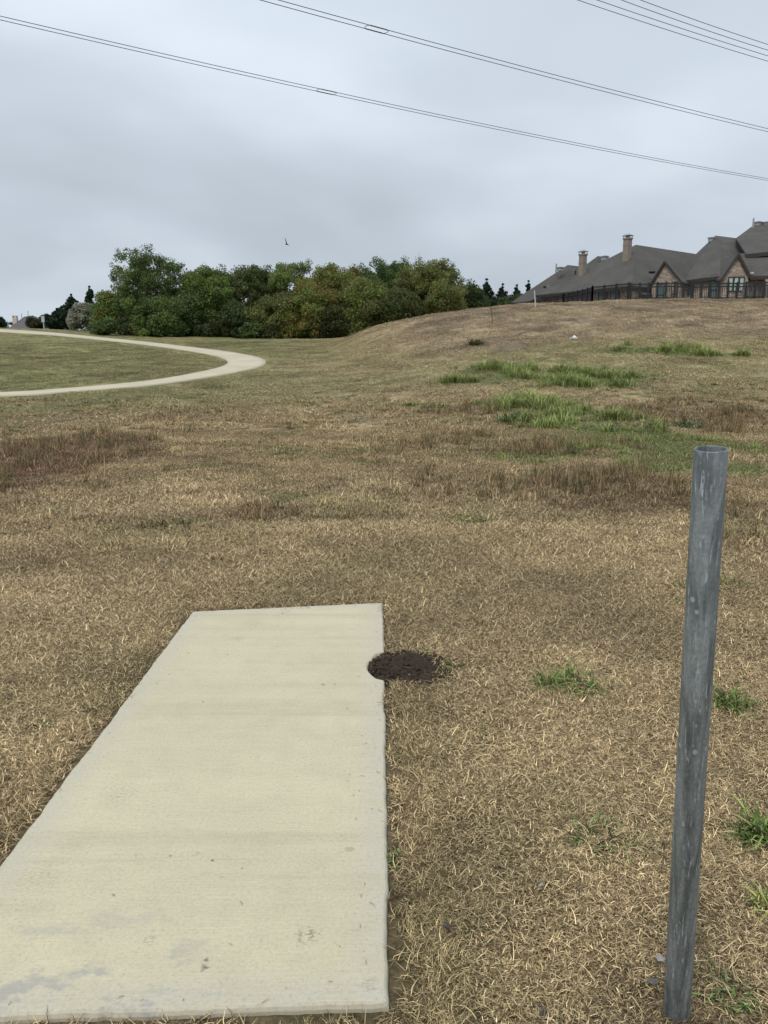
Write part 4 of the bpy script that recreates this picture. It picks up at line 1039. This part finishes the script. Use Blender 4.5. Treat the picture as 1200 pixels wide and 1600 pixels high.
# far planting that closes the wood from behind: a distinct row of trees
for i, (px, top) in enumerate([(200, 452), (285, 440), (350, 440), (425, 436), (500, 440), (590, 430), (650, 430), (705, 446)]):
    tree('broadleaf_tree', px, 99, 36, top, None, DK, ['dark tree deep in the wood, seen only through gaps'][0], 'trees hidden deep in the wood', K=45, nper=120, size=0.18, cr=1.2)
# shrubs along the wood edge
GS = 'undergrowth shrubs along the foot of the wood'
shr = [(160, 507), (205, 502), (232, 507), (275, 505), (318, 506), (345, 508), (395, 505), (420, 508), (460, 505), (488, 508), (540, 508), (575, 500)]
for i, (px, top) in enumerate(shr):
    where = ['beside the silver shrub', 'below the yellowish tree', 'under the tallest tree, left', 'under the tallest tree, right', 'below the fresh green tree, left', 'below the fresh green tree, right',
             'above the bend of the path, left', 'above the bend of the path, right', 'left of the ochre trees', 'under the ochre trees', 'where the wood meets the hill', 'behind the foot of the hill'][i]
    tree('shrub', px, 79 + (i % 3), 17, top, None, [DK, (0.06, 0.07, 0.03), (0.085, 0.1, 0.035)][i % 3], 'low dark green shrub at the wood edge ' + where, GS, K=18, nper=90, size=0.14, cr=0.7, cat='shrub', trunk=False)

# ------------------------------------------------------------------ houses
def brick_material(name, c1, c2, mortar, sc_=1.0):
    m, t, b = mat(name)
    geo = nd(t, 'ShaderNodeNewGeometry')
    pos = geo.outputs['Position']; s_ = nd(t, 'ShaderNodeSeparateXYZ'); t.links.new(pos, s_.inputs[0])
    ad = nd(t, 'ShaderNodeMath', operation='SUBTRACT'); t.links.new(s_.outputs[0], ad.inputs[0]); t.links.new(s_.outputs[1], ad.inputs[1])
    cb = nd(t, 'ShaderNodeCombineXYZ'); t.links.new(ad.outputs[0], cb.inputs[0]); t.links.new(s_.outputs[2], cb.inputs[1])
    br = nd(t, 'ShaderNodeTexBrick'); t.links.new(cb.outputs[0], br.inputs['Vector'])
    br.inputs['Scale'].default_value = 1.0; br.inputs['Brick Width'].default_value = 0.42 * sc_; br.inputs['Row Height'].default_value = 0.15 * sc_
    br.inputs['Mortar Size'].default_value = 0.016; br.inputs['Color1'].default_value = (*c1, 1); br.inputs['Color2'].default_value = (*c2, 1); br.inputs['Mortar'].default_value = (*mortar, 1)
    br.inputs['Bias'].default_value = -0.1
    n = noise(t, pos, 1.3, 4); c = mixc(t, 1.0, br.outputs[0], rampf(t, n, [(0.3, 0.75), (0.7, 1.2)]), 'MULTIPLY')
    t.links.new(c, b.inputs['Base Color']); b.inputs['Roughness'].default_value = 0.9
    return m
M_BRICK = brick_material("brown_brick", (0.22, 0.17, 0.135), (0.44, 0.365, 0.285), (0.40, 0.35, 0.29))
M_STUCCO = simple("chimney_brick_tan", (0.25, 0.215, 0.175), 0.9, 0.2, 2)
def shingle_material():
    m, t, b = mat("grey_brown_shingles")
    pos = nd(t, 'ShaderNodeNewGeometry').outputs['Position']
    mpn = nd(t, 'ShaderNodeMapping'); t.links.new(pos, mpn.inputs[0]); mpn.inputs['Scale'].default_value = (1, 1, 6)
    n = noise(t, mpn.outputs[0], 3.2, 4, 0.7); n2_ = noise(t, pos, 0.5, 3)
    c = mixc(t, n, (0.060, 0.057, 0.053), (0.140, 0.132, 0.122)); c = mixc(t, 1.0, c, rampf(t, n2_, [(0.3, 0.85), (0.7, 1.12)]), 'MULTIPLY')
    wv = nd(t, 'ShaderNodeTexWave'); wv.bands_direction = 'Z'; wv.inputs['Scale'].default_value = 1.6; wv.inputs['Distortion'].default_value = 0.6; t.links.new(pos, wv.inputs[0])
    c = mixc(t, 1.0, c, rampf(t, wv.outputs[1], [(0.0, 0.86), (0.4, 1.03)]), 'MULTIPLY')
    t.links.new(c, b.inputs['Base Color']); b.inputs['Roughness'].default_value = 0.95; b.inputs['Specular IOR Level'].default_value = 0.1
    return m
M_ROOF = shingle_material()
M_TRIM = simple("dark_trim", (0.035, 0.028, 0.026), 0.6)
M_GLASS, _t, _b = mat("window_glass"); _b.inputs['Base Color'].default_value = (0.10, 0.17, 0.17, 1); _b.inputs['Roughness'].default_value = 0.08
M_BLIND = simple("window_blinds", (0.42, 0.52, 0.50), 0.5, 0.1, 5)
M_SHADE_WALL = simple("recess_shade_wall", (0.05, 0.055, 0.06), 0.8)  # shade under the patio roof is put into this wall colour
M_BLACK = simple("black_metal", (0.012, 0.013, 0.015), 0.5)
M_METAL = simple("grey_vent_metal", (0.32, 0.33, 0.34), 0.5, 0.15)
def poly(name, faces, material, parent, thick=0.0):
    """faces: lists of 3-D points; optional thickness downwards"""
    mb = MB()
    for f in faces:
        f = [Vector(p) for p in f]
        mb.add(f, [tuple(range(len(f)))])
        if thick:
            g_ = [p - Vector((0, 0, thick)) for p in f]; n = len(f)
            k = len(mb.v); mb.v += [tuple(p) for p in g_]; mb.f.append(tuple(k + i for i in range(n))[::-1])
            for i in range(n): mb.f.append((k - n + i, k - n + (i + 1) % n, k + (i + 1) % n, k + i))
    return mb.build(name, material, parent, recalc=False)
dd = Vector((-0.6, 0.8, 0)); nn = Vector((0.8, 0.6, 0)); UP = Vector((0, 0, 1))
def hip(C0, wd, L, zr, ins, insb=None, endgable=False):
    """hipped roof block: near corner C0 (at eave height), width along dd, length along nn, ridge height zr, hip inset"""
    insb = ins if insb is None else insb
    A = C0; B = C0 + nn * L; C_ = B + dd * wd; D = C0 + dd * wd; zu = zr - C0.z
    R1 = C0 + dd * wd / 2 + nn * ins + UP * zu; R2 = C0 + dd * wd / 2 + nn * (L - insb) + UP * zu
    return [A, B, C_, D, R1, R2]
def hip_roof(name, P, parent, th=0.18, over=0.0):
    A, B, C_, D, R1, R2 = P
    return poly(name, [[A, B, R2, R1], [B, C_, R2], [C_, D, R1, R2], [D, A, R1]], M_ROOF, parent, th)
def walls(name, P, zb, parent, inset=0.45, material=None):
    A, B, C_, D = [Vector(p) for p in P[:4]]; c = (A + B + C_ + D) / 4
    q = []
    for p in (A, B, C_, D):
        d = c - p; d.z = 0; q.append(p + d.normalized() * inset * 1.4 - UP * 0.12)
    b_ = [Vector((p.x, p.y, zb)) for p in q]
    mb = MB(); mb.add(b_ + q, [(0, 1, 5, 4), (1, 2, 6, 5), (2, 3, 7, 6), (3, 0, 4, 7), (3, 2, 1, 0), (4, 5, 6, 7)])
    return mb.build(name, material or M_BRICK, parent)
def window(parent, p, along, out_, wd, ht, glass=None, bars=True, name='window'):
    """p bottom centre on the wall, along = wall direction, out_ = outward normal"""
    along = along.normalized(); out_ = out_.normalized()
    mb = MB()
    a = p - along * wd / 2 + out_ * 0.04; b_ = p + along * wd / 2 + out_ * 0.04
    for s, t_ in ((a, a + UP * ht), (b_, b_ + UP * ht)): mb.bar(s, t_, 0.07, 0.08, up=along)
    for k in ((0, .5, 1) if bars else (0, 1)): mb.bar(a + UP * ht * k, b_ + UP * ht * k, 0.09, 0.08)
    f = mb.build(name, M_TRIM, parent)
    mb = MB(); g0 = p + out_ * 0.025
    mb.add([g0 - along * (wd / 2 - .04), g0 + along * (wd / 2 - .04), g0 + along * (wd / 2 - .04) + UP * ht, g0 - along * (wd / 2 - .04) + UP * ht], [(0, 1, 2, 3)])
    mb.build('pane', glass or M_GLASS, f)
def chimney(parent, px, y_top, y_bot, Y, wpx, cap):
    c = at(px, y_bot, Y); t = at(px, y_top, Y); wd = wpx * Y / FPX * 0.78
    rz = math.atan2(nn.y, nn.x)
    mb = MB(); mb.box((c.x, c.y, (c.z - 2.0 + t.z) / 2), (wd * 0.86, wd * 0.86, t.z - c.z + 2.0), rz); mb.box((c.x, c.y, t.z + 0.06), (wd * 1.02, wd * 1.02, 0.16), rz)
    mb.box((c.x, c.y, c.z + (t.z - c.z) * .62), (wd * .92, wd * .92, 0.08), rz)
    ch = mb.build('chimney', M_STUCCO, parent)
    ct = at(px, cap, Y).z; mb = MB()
    for k in range(4):
        an = rz + math.pi / 4 + k * math.pi / 2; mb.bar((c.x + math.cos(an) * wd * .6, c.y + math.sin(an) * wd * .6, t.z + .14), (c.x + math.cos(an) * wd * .6, c.y + math.sin(an) * wd * .6, ct - .12), .05)
    mb.box((c.x, c.y, t.z + .3), (wd * .35, wd * .35, .35), rz)
    h = wd * 0.66; zc = ct - 0.16
    e1 = [Vector((c.x, c.y, 0)) + nn * i * h + dd * j * h + UP * zc for i, j in ((-1, -1), (1, -1), (1, 1), (-1, 1))]
    e2 = [Vector((c.x, c.y, 0)) + nn * i * h * .35 + dd * j * h * .35 + UP * (zc + .2) for i, j in ((-1, -1), (1, -1), (1, 1), (-1, 1))]
    mb.add(e1 + e2, [(3, 2, 1, 0), (4, 5, 6, 7), (0, 1, 5, 4), (1, 2, 6, 5), (2, 3, 7, 6), (3, 0, 4, 7)])
    mb.build('chimney_cap', M_METAL, ch)
def vent(parent, px, py, Y, s=0.35, tall=False, material=None):
    p = at(px, py, Y); mb = MB()
    if tall: mb.tube([p - UP * .5, p + UP * s], 0.09, 8)
    else: mb.box((p.x, p.y, p.z), (s, s, s * .7), 0.6); mb.box((p.x, p.y, p.z + s * .42), (s * 1.3, s * 1.3, s * .16), 0.6)
    mb.build('roof_vent', material or M_METAL, parent)

# middle + left roofs: one long brown brick house
C0 = at(987, 446, 75)
H1 = empty('brick_house', (C0.x, C0.y, hz(C0.x, C0.y)), 'brown brick house with long grey brown roofs and two tan chimneys, behind the fence', 'house', 'houses behind the black fence')
zb = hz(C0.x, C0.y) - 0.6
R1 = at(990, 382, 84.8)
PB = hip(C0, 12.0, 30, R1.z, 8.6, 8)
hip_roof('roof', PB, H1); walls('wall', PB, zb, H1)
R1c = at(887, 414, 93)
CC = R1c - nn * 4.6 - dd * 4.6; CC.z = C0.z - 0.1
PC = hip(CC, 9.2, 20, R1c.z, 4.6, 9.5)
hip_roof('roof', PC, H1); walls('wall', PC, zb, H1)
R1m = at(934, 400, 93)
CM = R1m - nn * 3.4 - dd * 3.0; CM.z = R1m.z - 3.3
PM = hip(CM, 6.0, 13, R1m.z, 3.4, 3)
hip_roof('roof', PM, H1)
for q in (R1, R1c, R1m, PB[3], PC[3], PB[5]): print('proj', [round(v) for v in proj(q)])
# low lean eave to the far left
EL = at(812, 472, 88); 
# gabled wing
def gable(parent, gl, gr, ap, depth_dir, L, lw=0.3):
    """front gable wall between feet gl, gr with apex ap, roof running back along depth_dir"""
    gl, gr, ap = Vector(gl), Vector(gr), Vector(ap); f = -depth_dir.normalized()
    rl = (ap - gl).normalized(); rr_ = (ap - gr).normalized()
    ov = f * 0.16; bk = depth_dir.normalized() * L
    gl2 = gl - rl * lw; gr2 = gr - rr_ * lw; ap2 = ap
    poly('roof', [[gl2 + ov, ap2 + ov, ap2 + bk, gl2 + bk], [ap2 + ov, gr2 + ov, gr2 + bk, ap2 + bk]], M_ROOF, parent, 0.14)
    mb = MB(); o2 = f * 0.20
    mb.bar(gl2 + o2 - UP * .12, ap2 + o2 - UP * .08, 0.06, 0.20, up=f.cross(rl)); mb.bar(gr2 + o2 - UP * .12, ap2 + o2 - UP * .08, 0.06, 0.20, up=f.cross(rr_))
    mb.build('gable_trim', M_TRIM, parent)
    return gl, gr, ap
def gable_wall(parent, gl, gr, ap, zb, depth_dir, L):
    mb = MB(); bk = depth_dir.normalized() * L; dn = UP * 0.17
    F_ = [Vector((gl.x, gl.y, zb)), Vector((gr.x, gr.y, zb)), gr - dn * .3, ap - dn, gl - dn * .3]
    F_[2] = gr + (gl - gr) * 0.03 - dn * .3; F_[4] = gl + (gr - gl) * .03 - dn * .3
    F_[0] = Vector((F_[4].x, F_[4].y, zb)); F_[1] = Vector((F_[2].x, F_[2].y, zb))
    B_ = [p + bk for p in F_]
    mb.add(F_ + B_, [(0, 1, 2, 3, 4), (9, 8, 7, 6, 5), (0, 5, 6, 1), (1, 6, 7, 2), (4, 9, 5, 0)])
    mb.build('wall', M_BRICK, parent)
gl, gr, ap = at(1017, 445, 76.3), at(1066, 438, 73.6), at(1040.5, 408, 75.0)
dz_ = (gr - gl); dz_.z = 0; bdir = Vector((-dz_.y, dz_.x, 0)).normalized()
gable(H1, gl, gr, ap, bdir, 9); gable_wall(H1, gl, gr, ap, zb, bdir, 9)
wdir = dz_.normalized(); wo = -bdir
def onwall(a, b, f, zz_): p = a.lerp(b, f); return Vector((p.x, p.y, zz_))
zf = hz(C0.x, C0.y) + 0.1
window(H1, onwall(gl, gr, 0.34, zf + 0.1), wdir, wo, 0.75, 2.0)
window(H1, onwall(gl, gr, 0.78, zf + 0.1), wdir, wo, 0.6, 2.0)
A_, D_ = PB[0], PB[3]; wo2 = -nn
for f in (0.18, 0.30):
    window(H1, onwall(A_, D_, f, zf + 0.7) + nn * 0.42, dd, wo2, 0.9, 1.3)
mb = MB()
for P in (PB, PC): mb.bar(P[0] - UP * .22, P[3] - UP * .22, .12, .24); mb.bar(P[0] - UP * .22, P[1] - UP * .22, .12, .24)
mb.build('eave_trim', M_TRIM, H1)
chimney(H1, 909.5, 399, 432, 84, 12.5, 391)
chimney(H1, 979.5, 374, 400, 82, 13.5, 366)
vent(H1, 869, 419, 92.0, .5, True); vent(H1, 875, 421, 91, .5); vent(H1, 899, 427, 89.5, .3, True, M_BLACK); vent(H1, 902, 438, 87.5, .28, True, M_BLACK)
vent(H1, 858, 447, 89.5, .3); vent(H1, 851, 449, 89.5, .22, False, M_BLACK); vent(H1, 945, 404, 91.5, .55); vent(H1, 976, 428, 80.5, .3)
vent(H1, 1016, 426, 78.2, .22, False, M_BLACK); vent(H1, 1021, 426, 78.2, .22, False, M_BLACK)

# right house
L_ = at(1067, 438, 74.4); Nn = at(1130, 430, 70.4); R1a = at(1118, 368, 83); R2a = at(1152, 369, 86)
H2 = empty('brick_house', (Nn.x, Nn.y, hz(Nn.x, Nn.y)), 'large brown brick house with tall grey roof and three-window gable, cut by the right edge', 'house', 'houses behind the black fence')
zb2 = hz(Nn.x, Nn.y) - 0.6
BL = at(1087, 392, 90); 
back_l = L_ + Vector((4, 22, 0)); back_r = Nn + Vector((26, 18, 0)); Rr = R1a + Vector((14, 8, 0)); Nr = Nn + Vector((16, -1, 0))
poly('roof', [[L_, Nn, R1a], [Nn, Nr, Rr, R1a], [R1a, Rr, back_r, back_l], [L_, R1a, back_l]], M_ROOF, H2, 0.18)
mb = MB(); mb.bar(L_ - UP * .2, Nn - UP * .2, .12, .26); mb.build('eave_trim', M_TRIM, H2)
la, na = L_ - UP * .15, Nn - UP * .15
ins_ = Vector((0.35, 0.35, 0)); 
q = [la + ins_, na + ins_ * .6, na + Vector((15, 0.5, 0)), back_r - UP * .2, back_l - UP * .2]
mb = MB(); k = len(q); mb.add([Vector((p.x, p.y, zb2)) for p in q] + q, [(i, (i + 1) % k, k + (i + 1) % k, k + i) for i in range(k)] + [tuple(range(k, 2 * k))]); mb.build('wall', M_BRICK, H2)
wd_ = (Nn - L_); wd_.z = 0; wd_.normalize(); wout = Vector((wd_.y, -wd_.x, 0))
zf2 = hz(Nn.x, Nn.y)
for f, ww, hh, dz in ((0.14, 0.9, 2.5, 0.1), (0.75, 0.85, 2.6, 0.1)):
    p = (la + ins_).lerp(na + ins_ * .6, f); window(H2, Vector((p.x, p.y, zf2 + dz)), wd_, wout, ww, hh)
# three-window gable
gl, gr, ap = at(1130, 430, 69.6), at(1171, 430, 69.6), at(1153, 396, 69.6)
bdir = Vector((0.12, 1, 0)).normalized()
gable(H2, gl, gr, ap, bdir, 14); gable_wall(H2, gl, gr, ap, zb2, bdir, 14)
wx = Vector((1, 0, 0)); wo = Vector((0, -1, 0))
for px in (1140.5, 1149, 1157.5):
    p = at(px, 455, 69.6); t_ = at(px, 433, 69.6); window(H2, p, wx, wo, 0.40, t_.z - p.z, M_BLIND, False)
# tall upper roof to the right
pk = at(1184, 347, 84); pk2 = at(1290, 340, 84)
e1 = at(1150, 372, 79); e0 = at(1166, 397, 72.5); e3 = at(1290, 383, 72.5); 
bk1 = at(1150, 372, 96); bk2 = at(1290, 380, 96)
poly('roof', [[e0, e3, pk2, pk], [e1 + Vector((0, 0, 0)), e0, pk], [bk1, e1, pk], [pk, pk2, bk2, bk1]], M_ROOF, H2, 0.16)
mb = MB(); mb.bar(e0 - UP * .2, e3 - UP * .2, .12, .3); mb.build('eave_trim', M_TRIM, H2)
ez = e0.z - .18
u0 = Vector((e0.x + .5, e0.y + .6, 0)); u1 = Vector((e3.x, e0.y + .6, 0))
mb = MB(); qq = [u0, u1, u1 + Vector((0, 12, 0)), u0 + Vector((0, 12, 0))]
mb.add([Vector((p.x, p.y, zb2)) for p in qq] + [Vector((p.x, p.y, ez)) for p in qq], [(0, 1, 5, 4), (1, 2, 6, 5), (2, 3, 7, 6), (3, 0, 4, 7), (4, 5, 6, 7)])
mb.build('wall', M_BRICK, H2)
# patio roof (lean-to) and its back wall, coloured dark for the shade beneath
pl, pr = at(1168, 431, 69.8), at(1290, 429, 69.8)
tl, trr = at(1150, 396, 73.2), at(1290, 395, 73.2)
poly('patio_roof', [[pl, pr, trr, tl]], M_ROOF, H2, 0.16)
mb = MB(); mb.bar(pl - UP * .2 - Vector((0, .03, 0)), pr - UP * .2 - Vector((0, .03, 0)), .1, .28); mb.build('eave_trim', M_TRIM, H2)
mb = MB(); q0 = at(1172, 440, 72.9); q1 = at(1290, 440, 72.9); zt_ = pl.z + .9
mb.box(((q0.x + q1.x) / 2, 72.95, (zb2 + zt_) / 2), (q1.x - q0.x, 0.1, zt_ - zb2)); mb.build('patio_wall', M_SHADE_WALL, H2)
for px in (1198, 1240): p = at(px, 440, 69.9); mb = MB(); mb.box((p.x, p.y, (zb2 + pl.z - .3) / 2), (.5, .5, pl.z - .3 - zb2)); mb.build('patio_pillar', M_BRICK, H2)
vent(H2, 1177, 349, 82, .5, True); vent(H2, 1112, 375, 82.2, .5); vent(H2, 1184, 351, 83, .55); vent(H2, 1196, 351, 83, .5); vent(H2, 1074, 419, 77.4, .32, False, simple("white_vent", (.7, .7, .7)))
vent(H2, 1175, 427, 69.9, .18, False, simple("white_lamp", (.8, .8, .78)))
# patio furniture and cooling unit
def chair(px, Y, rz, label):
    p = at(px, 460, Y); z = hz(p.x, p.y); r = empty('patio_chair', (p.x, p.y, z), label, 'chair', 'patio chairs behind the fence')
    ca, sa = math.cos(rz), math.sin(rz)
    def L(x, y, zz_): return Vector((p.x + x * ca - y * sa, p.y + x * sa + y * ca, z + zz_))
    m_ = simple('chair_frame', (.16, .17, .17), .5)
    mb = MB(); mb.bar(L(-.3, 0, .45), L(.3, 0, .45), .6, .07); mb.build('seat', m_, r)
    mb = MB(); mb.bar(L(0, .3, .45), L(0, .42, 1.05), .6, .05, up=Vector((-sa, ca, 0)).cross(UP)); mb.build('backrest', m_, r)
    for i, j in ((-1, -1), (1, -1), (1, 1), (-1, 1)):
        mb = MB(); mb.bar(L(i * .27, j * .27, 0), L(i * .27, j * .27, .44), .05); mb.build('leg', m_, r)
chair(1170, 65.2, 0.5, 'grey patio chair behind the fence, below the three windows\' right end')
chair(1183, 65.6, 2.2, 'grey patio chair behind the fence, left of the two by the patio')
chair(1192, 65.0, 3.4, 'grey patio chair behind the fence nearest the right edge')
p = at(1009, 462, 72.4); z = hz(p.x, p.y); r = empty('cooling_unit', (p.x, p.y, z), 'dark boxy outdoor cooling unit against the brick wall behind the fence', 'air conditioner')
mb = MB(); mb.box((p.x, p.y, z + .5), (.9, .9, 1.0)); 
for k in range(6): mb.box((p.x, p.y, z + .12 + k * .15), (.95, .95, .04))
mb.build('casing', M_BLACK, r)
mb = MB(); mb.tube([(p.x, p.y, z + 1.0), (p.x, p.y, z + 1.06)], .36, 16); mb.build('fan_guard', M_METAL, r)

# ------------------------------------------------------------------ far left house
c = at(20, 513, 200)
H3 = empty('distant_house', (c.x, 200, 6), 'distant grey hipped roof with a cream chimney beyond the crest at far left', 'house')
z0 = at(40, 518, 200).z
l, r_ = at(12, 514, 200), at(76, 514, 200); t1, t2 = at(38, 494.5, 205), at(53, 493.5, 205)
bl, br_ = l + Vector((0, 14, 0)), r_ + Vector((0, 14, 0))
poly('roof', [[l, r_, t2, t1], [r_, br_, t2], [br_, bl, t1, t2], [bl, l, t1]], simple("slate_grey_roof", (.11, .105, .11), .9, .1), H3, .3)
mb = MB(); mb.box(((l.x + r_.x) / 2, 207, z0 - 2), (abs(r_.x - l.x) - 1, 12, 4.4)); mb.build('wall', M_BRICK, H3)
p = at(24.5, 506, 203); tt = at(24.5, 496, 203); mb = MB(); mb.box((p.x, p.y, (p.z + tt.z) / 2 - .6), (1.05, 1.05, tt.z - p.z + 1.2)); mb.box((p.x, p.y, tt.z + .35), (1.1, 1.1, .15)); 
for i in (-1, 1): mb.box((p.x + i * .45, p.y, tt.z + .15), (.1, .9, .4))
mb.build('chimney', simple("cream_brick", (.52, .45, .37), .9, .1), H3)
for px, py in ((34, 496), (44, 492)): vent(H3, px, py, 204, 1.0, True)

# ------------------------------------------------------------------ black fence
def fence(pts, label, hgt=1.5, step=1.2):
    e_ = empty('metal_fence', (pts[0][0], pts[0][1], hz(*pts[0])), label, 'fence', 'black metal fences on the hilltop')
    rails = [MB(), MB(), MB()]; pick = MB()
    for (x0, y0), (x1, y1) in zip(pts[:-1], pts[1:]):
        L = math.hypot(x1 - x0, y1 - y0); n = max(1, round(L / step))
        P = [(x0 + (x1 - x0) * k / n, y0 + (y1 - y0) * k / n) for k in range(n + 1)]
        Z = [hz(*p) for p in P]
        for k, (p, z) in enumerate(zip(P, Z)):
            mb = MB(); mb.box((p[0], p[1], z + hgt / 2), (.13, .13, hgt + .1)); mb.box((p[0], p[1], z + hgt + .07), (.12, .12, .05)); mb.build('post', M_BLACK, e_)
            if k < n:
                for hi_, hh in enumerate((.18, hgt - .28, hgt - .03)):
                    rails[hi_].bar((p[0], p[1], z + hh), (P[k + 1][0], P[k + 1][1], Z[k + 1] + hh), .07, .085)  # rails made thick so they also stand in for the eave shadow
                m = max(3, round(L / n / .125))
                for j in range(1, m):
                    f = j / m; x, y = p[0] + (P[k + 1][0] - p[0]) * f, p[1] + (P[k + 1][1] - p[1]) * f; zz_ = Z[k] + (Z[k + 1] - Z[k]) * f
                    pick.bar((x, y, zz_ + .1), (x, y, zz_ + hgt - .03), .03, .03, up=Vector((1, 0, 0)))
    [q_.build('rail', M_BLACK, e_) for q_ in rails]; pick.build('picket', M_BLACK, e_)
f0 = at(1235, 467, 62); f1 = at(985, 468, 63.5); f2 = at(925, 470, 66.5); f3 = at(880, 478, 73); f4 = at(775, 480, 85)
fence([(f1.x, f1.y), (f0.x, f0.y)], 'black metal picket fence running to the right edge in front of the brick gables', 1.32, 0.68)
fence([(f4.x, f4.y), (f3.x, f3.y), (f2.x, f2.y), (f1.x - .15, f1.y + .1)], 'black metal picket fence going downhill to the left before the long roof', 1.4, 1.1)

# ------------------------------------------------------------------ power lines
M_WIRE = simple("aluminium_cable", (.07, .075, .085), .5, .1, 1, .3)
def line(a, b, sag, label, spacer=None, r=0.016, sep=0.45, ext=0.6, twin=True):
    a, b = Vector(a), Vector(b); d = (b - a); dn_ = d.normalized(); side = dn_.cross(UP).normalized()
    root = empty('power_line', a, label, 'power line', 'twin power lines crossing the sky')
    def P(t): q = a + d * t; return q - UP * sag * 4 * t * (1 - t)
    ts = [-0.35 + k * (1.35 + ext) / 60 for k in range(61)]
    for s in (-1, 1):
        mb = MB(); mb.tube([P(t) + side * s * sep / 2 for t in ts], r, 6); mb.build('cable', M_WIRE, root, smooth=True)
    if spacer is not None:
        t0 = spacer; h = 0.5 / d.length; mb = MB()
        for s in (-1, 1): mb.tube([P(t0 - h) + side * s * sep / 2, P(t0) + side * s * (sep / 2), P(t0 + h) + side * s * sep / 2], r * 1.7, 6)
        for t in (t0 - h, t0 + h):
            e_ = -dn_ * .12 if t < t0 else dn_ * .12
            mb.tube([P(t) - side * sep / 2, P(t) - side * sep / 4 + e_, P(t) + side * sep / 4 + e_, P(t) + side * sep / 2], r * .8, 6)
        mb.build('spacer', M_WIRE, root)
def lev(px, py, z):      # point on the pixel's ray at height z
    u, y, zz_ = ray(px, py); t = (z - CAMZ) / zz_; return Vector((u * t, y * t, z))
ZL = 18.0
l1a, l1b = lev(0, 28, ZL), lev(1200, 280.5, ZL)
l2a, l2b = lev(421, 0, ZL), lev(1200, 203.5, ZL)
l3a, l3b = lev(918, 0, ZL + 3), lev(1200, 91.5, ZL + 3)
l4a, l4b = lev(986, 0, ZL + 3), lev(1200, 74, ZL + 3)
for q in (l1a, l1b, l2a, l2b, l3a, l3b, l4a, l4b): print('wire', [round(v, 1) for v in q])
line(l1a, l1b, 0.35, 'lowest pair of power cables sloping across the whole sky from the left edge', 0.355 * 0.8)
line(l2a, l2b, 0.12, 'second pair of power cables entering at the top above the wood', 0.15)
line(l3a, l3b, 0.05, 'lower pair of the two cable pairs in the top right corner', None, sep=0.55)
line(l4a, l4b, 0.05, 'highest pair of cables in the top right corner', None, sep=0.55)

# ------------------------------------------------------------------ soaring bird
def bird():
    c = at(448, 381.5, 110)
    k = 110 / FPX
    def q(px, py, dy=0): return at(448 + px * 1.25, 381 + py * 1.25, 110 + dy)
    mb = MB()
    # body: lofted from beak to tail
    ax_a, ax_b = q(-2.0, 0.2, -.3), q(1.8, .6, .3)
    mb.tube([ax_a, ax_a.lerp(ax_b, .2), ax_a.lerp(ax_b, .5), ax_a.lerp(ax_b, .8), ax_b], [.02, .07, .11, .07, .02], 8)
    def wing(pts):
        for (a, wa), (b_, wb) in zip(pts[:-1], pts[1:]):
            for s in (0,):
                mb.bar(a, b_, 0.03, (wa + wb) / 2, up=Vector((0, 1, 0.1)))
    def wingloft(st):
        base = len(mb.v)
        for p, ch in st:
            dv = (ax_a - ax_b).normalized()
            for a_, h in ((.5, 0), (0, .02), (-.5, 0), (0, -.02)):
                mb.v.append(tuple(p + dv * ch * a_ + Vector((0, h, h))))
        for i in range(len(st) - 1):
            for j in range(4): mb.f.append((base + i * 4 + j, base + i * 4 + (j + 1) % 4, base + (i + 1) * 4 + (j + 1) % 4, base + (i + 1) * 4 + j))
        mb.f.append(tuple(base + (len(st) - 1) * 4 + j for j in range(4))); mb.f.append(tuple(base + j for j in (3, 2, 1, 0)))
    wingloft([(q(0, 0), .20), (q(-.6, -2.4), .22), (q(-1.4, -5), .17), (q(-2.1, -7.4), .06)])
    wingloft([(q(0, 0), .20), (q(1.4, .9, 1), .18), (q(2.6, 2.0, 2), .14), (q(3.4, 2.8, 2.6), .05)])
    o = mb.build('soaring_bird', simple("black_feathers", (.012, .012, .014), .8), smooth=True)
    tag(o, 'dark bird gliding with spread wings over the wood', 'bird')
bird()
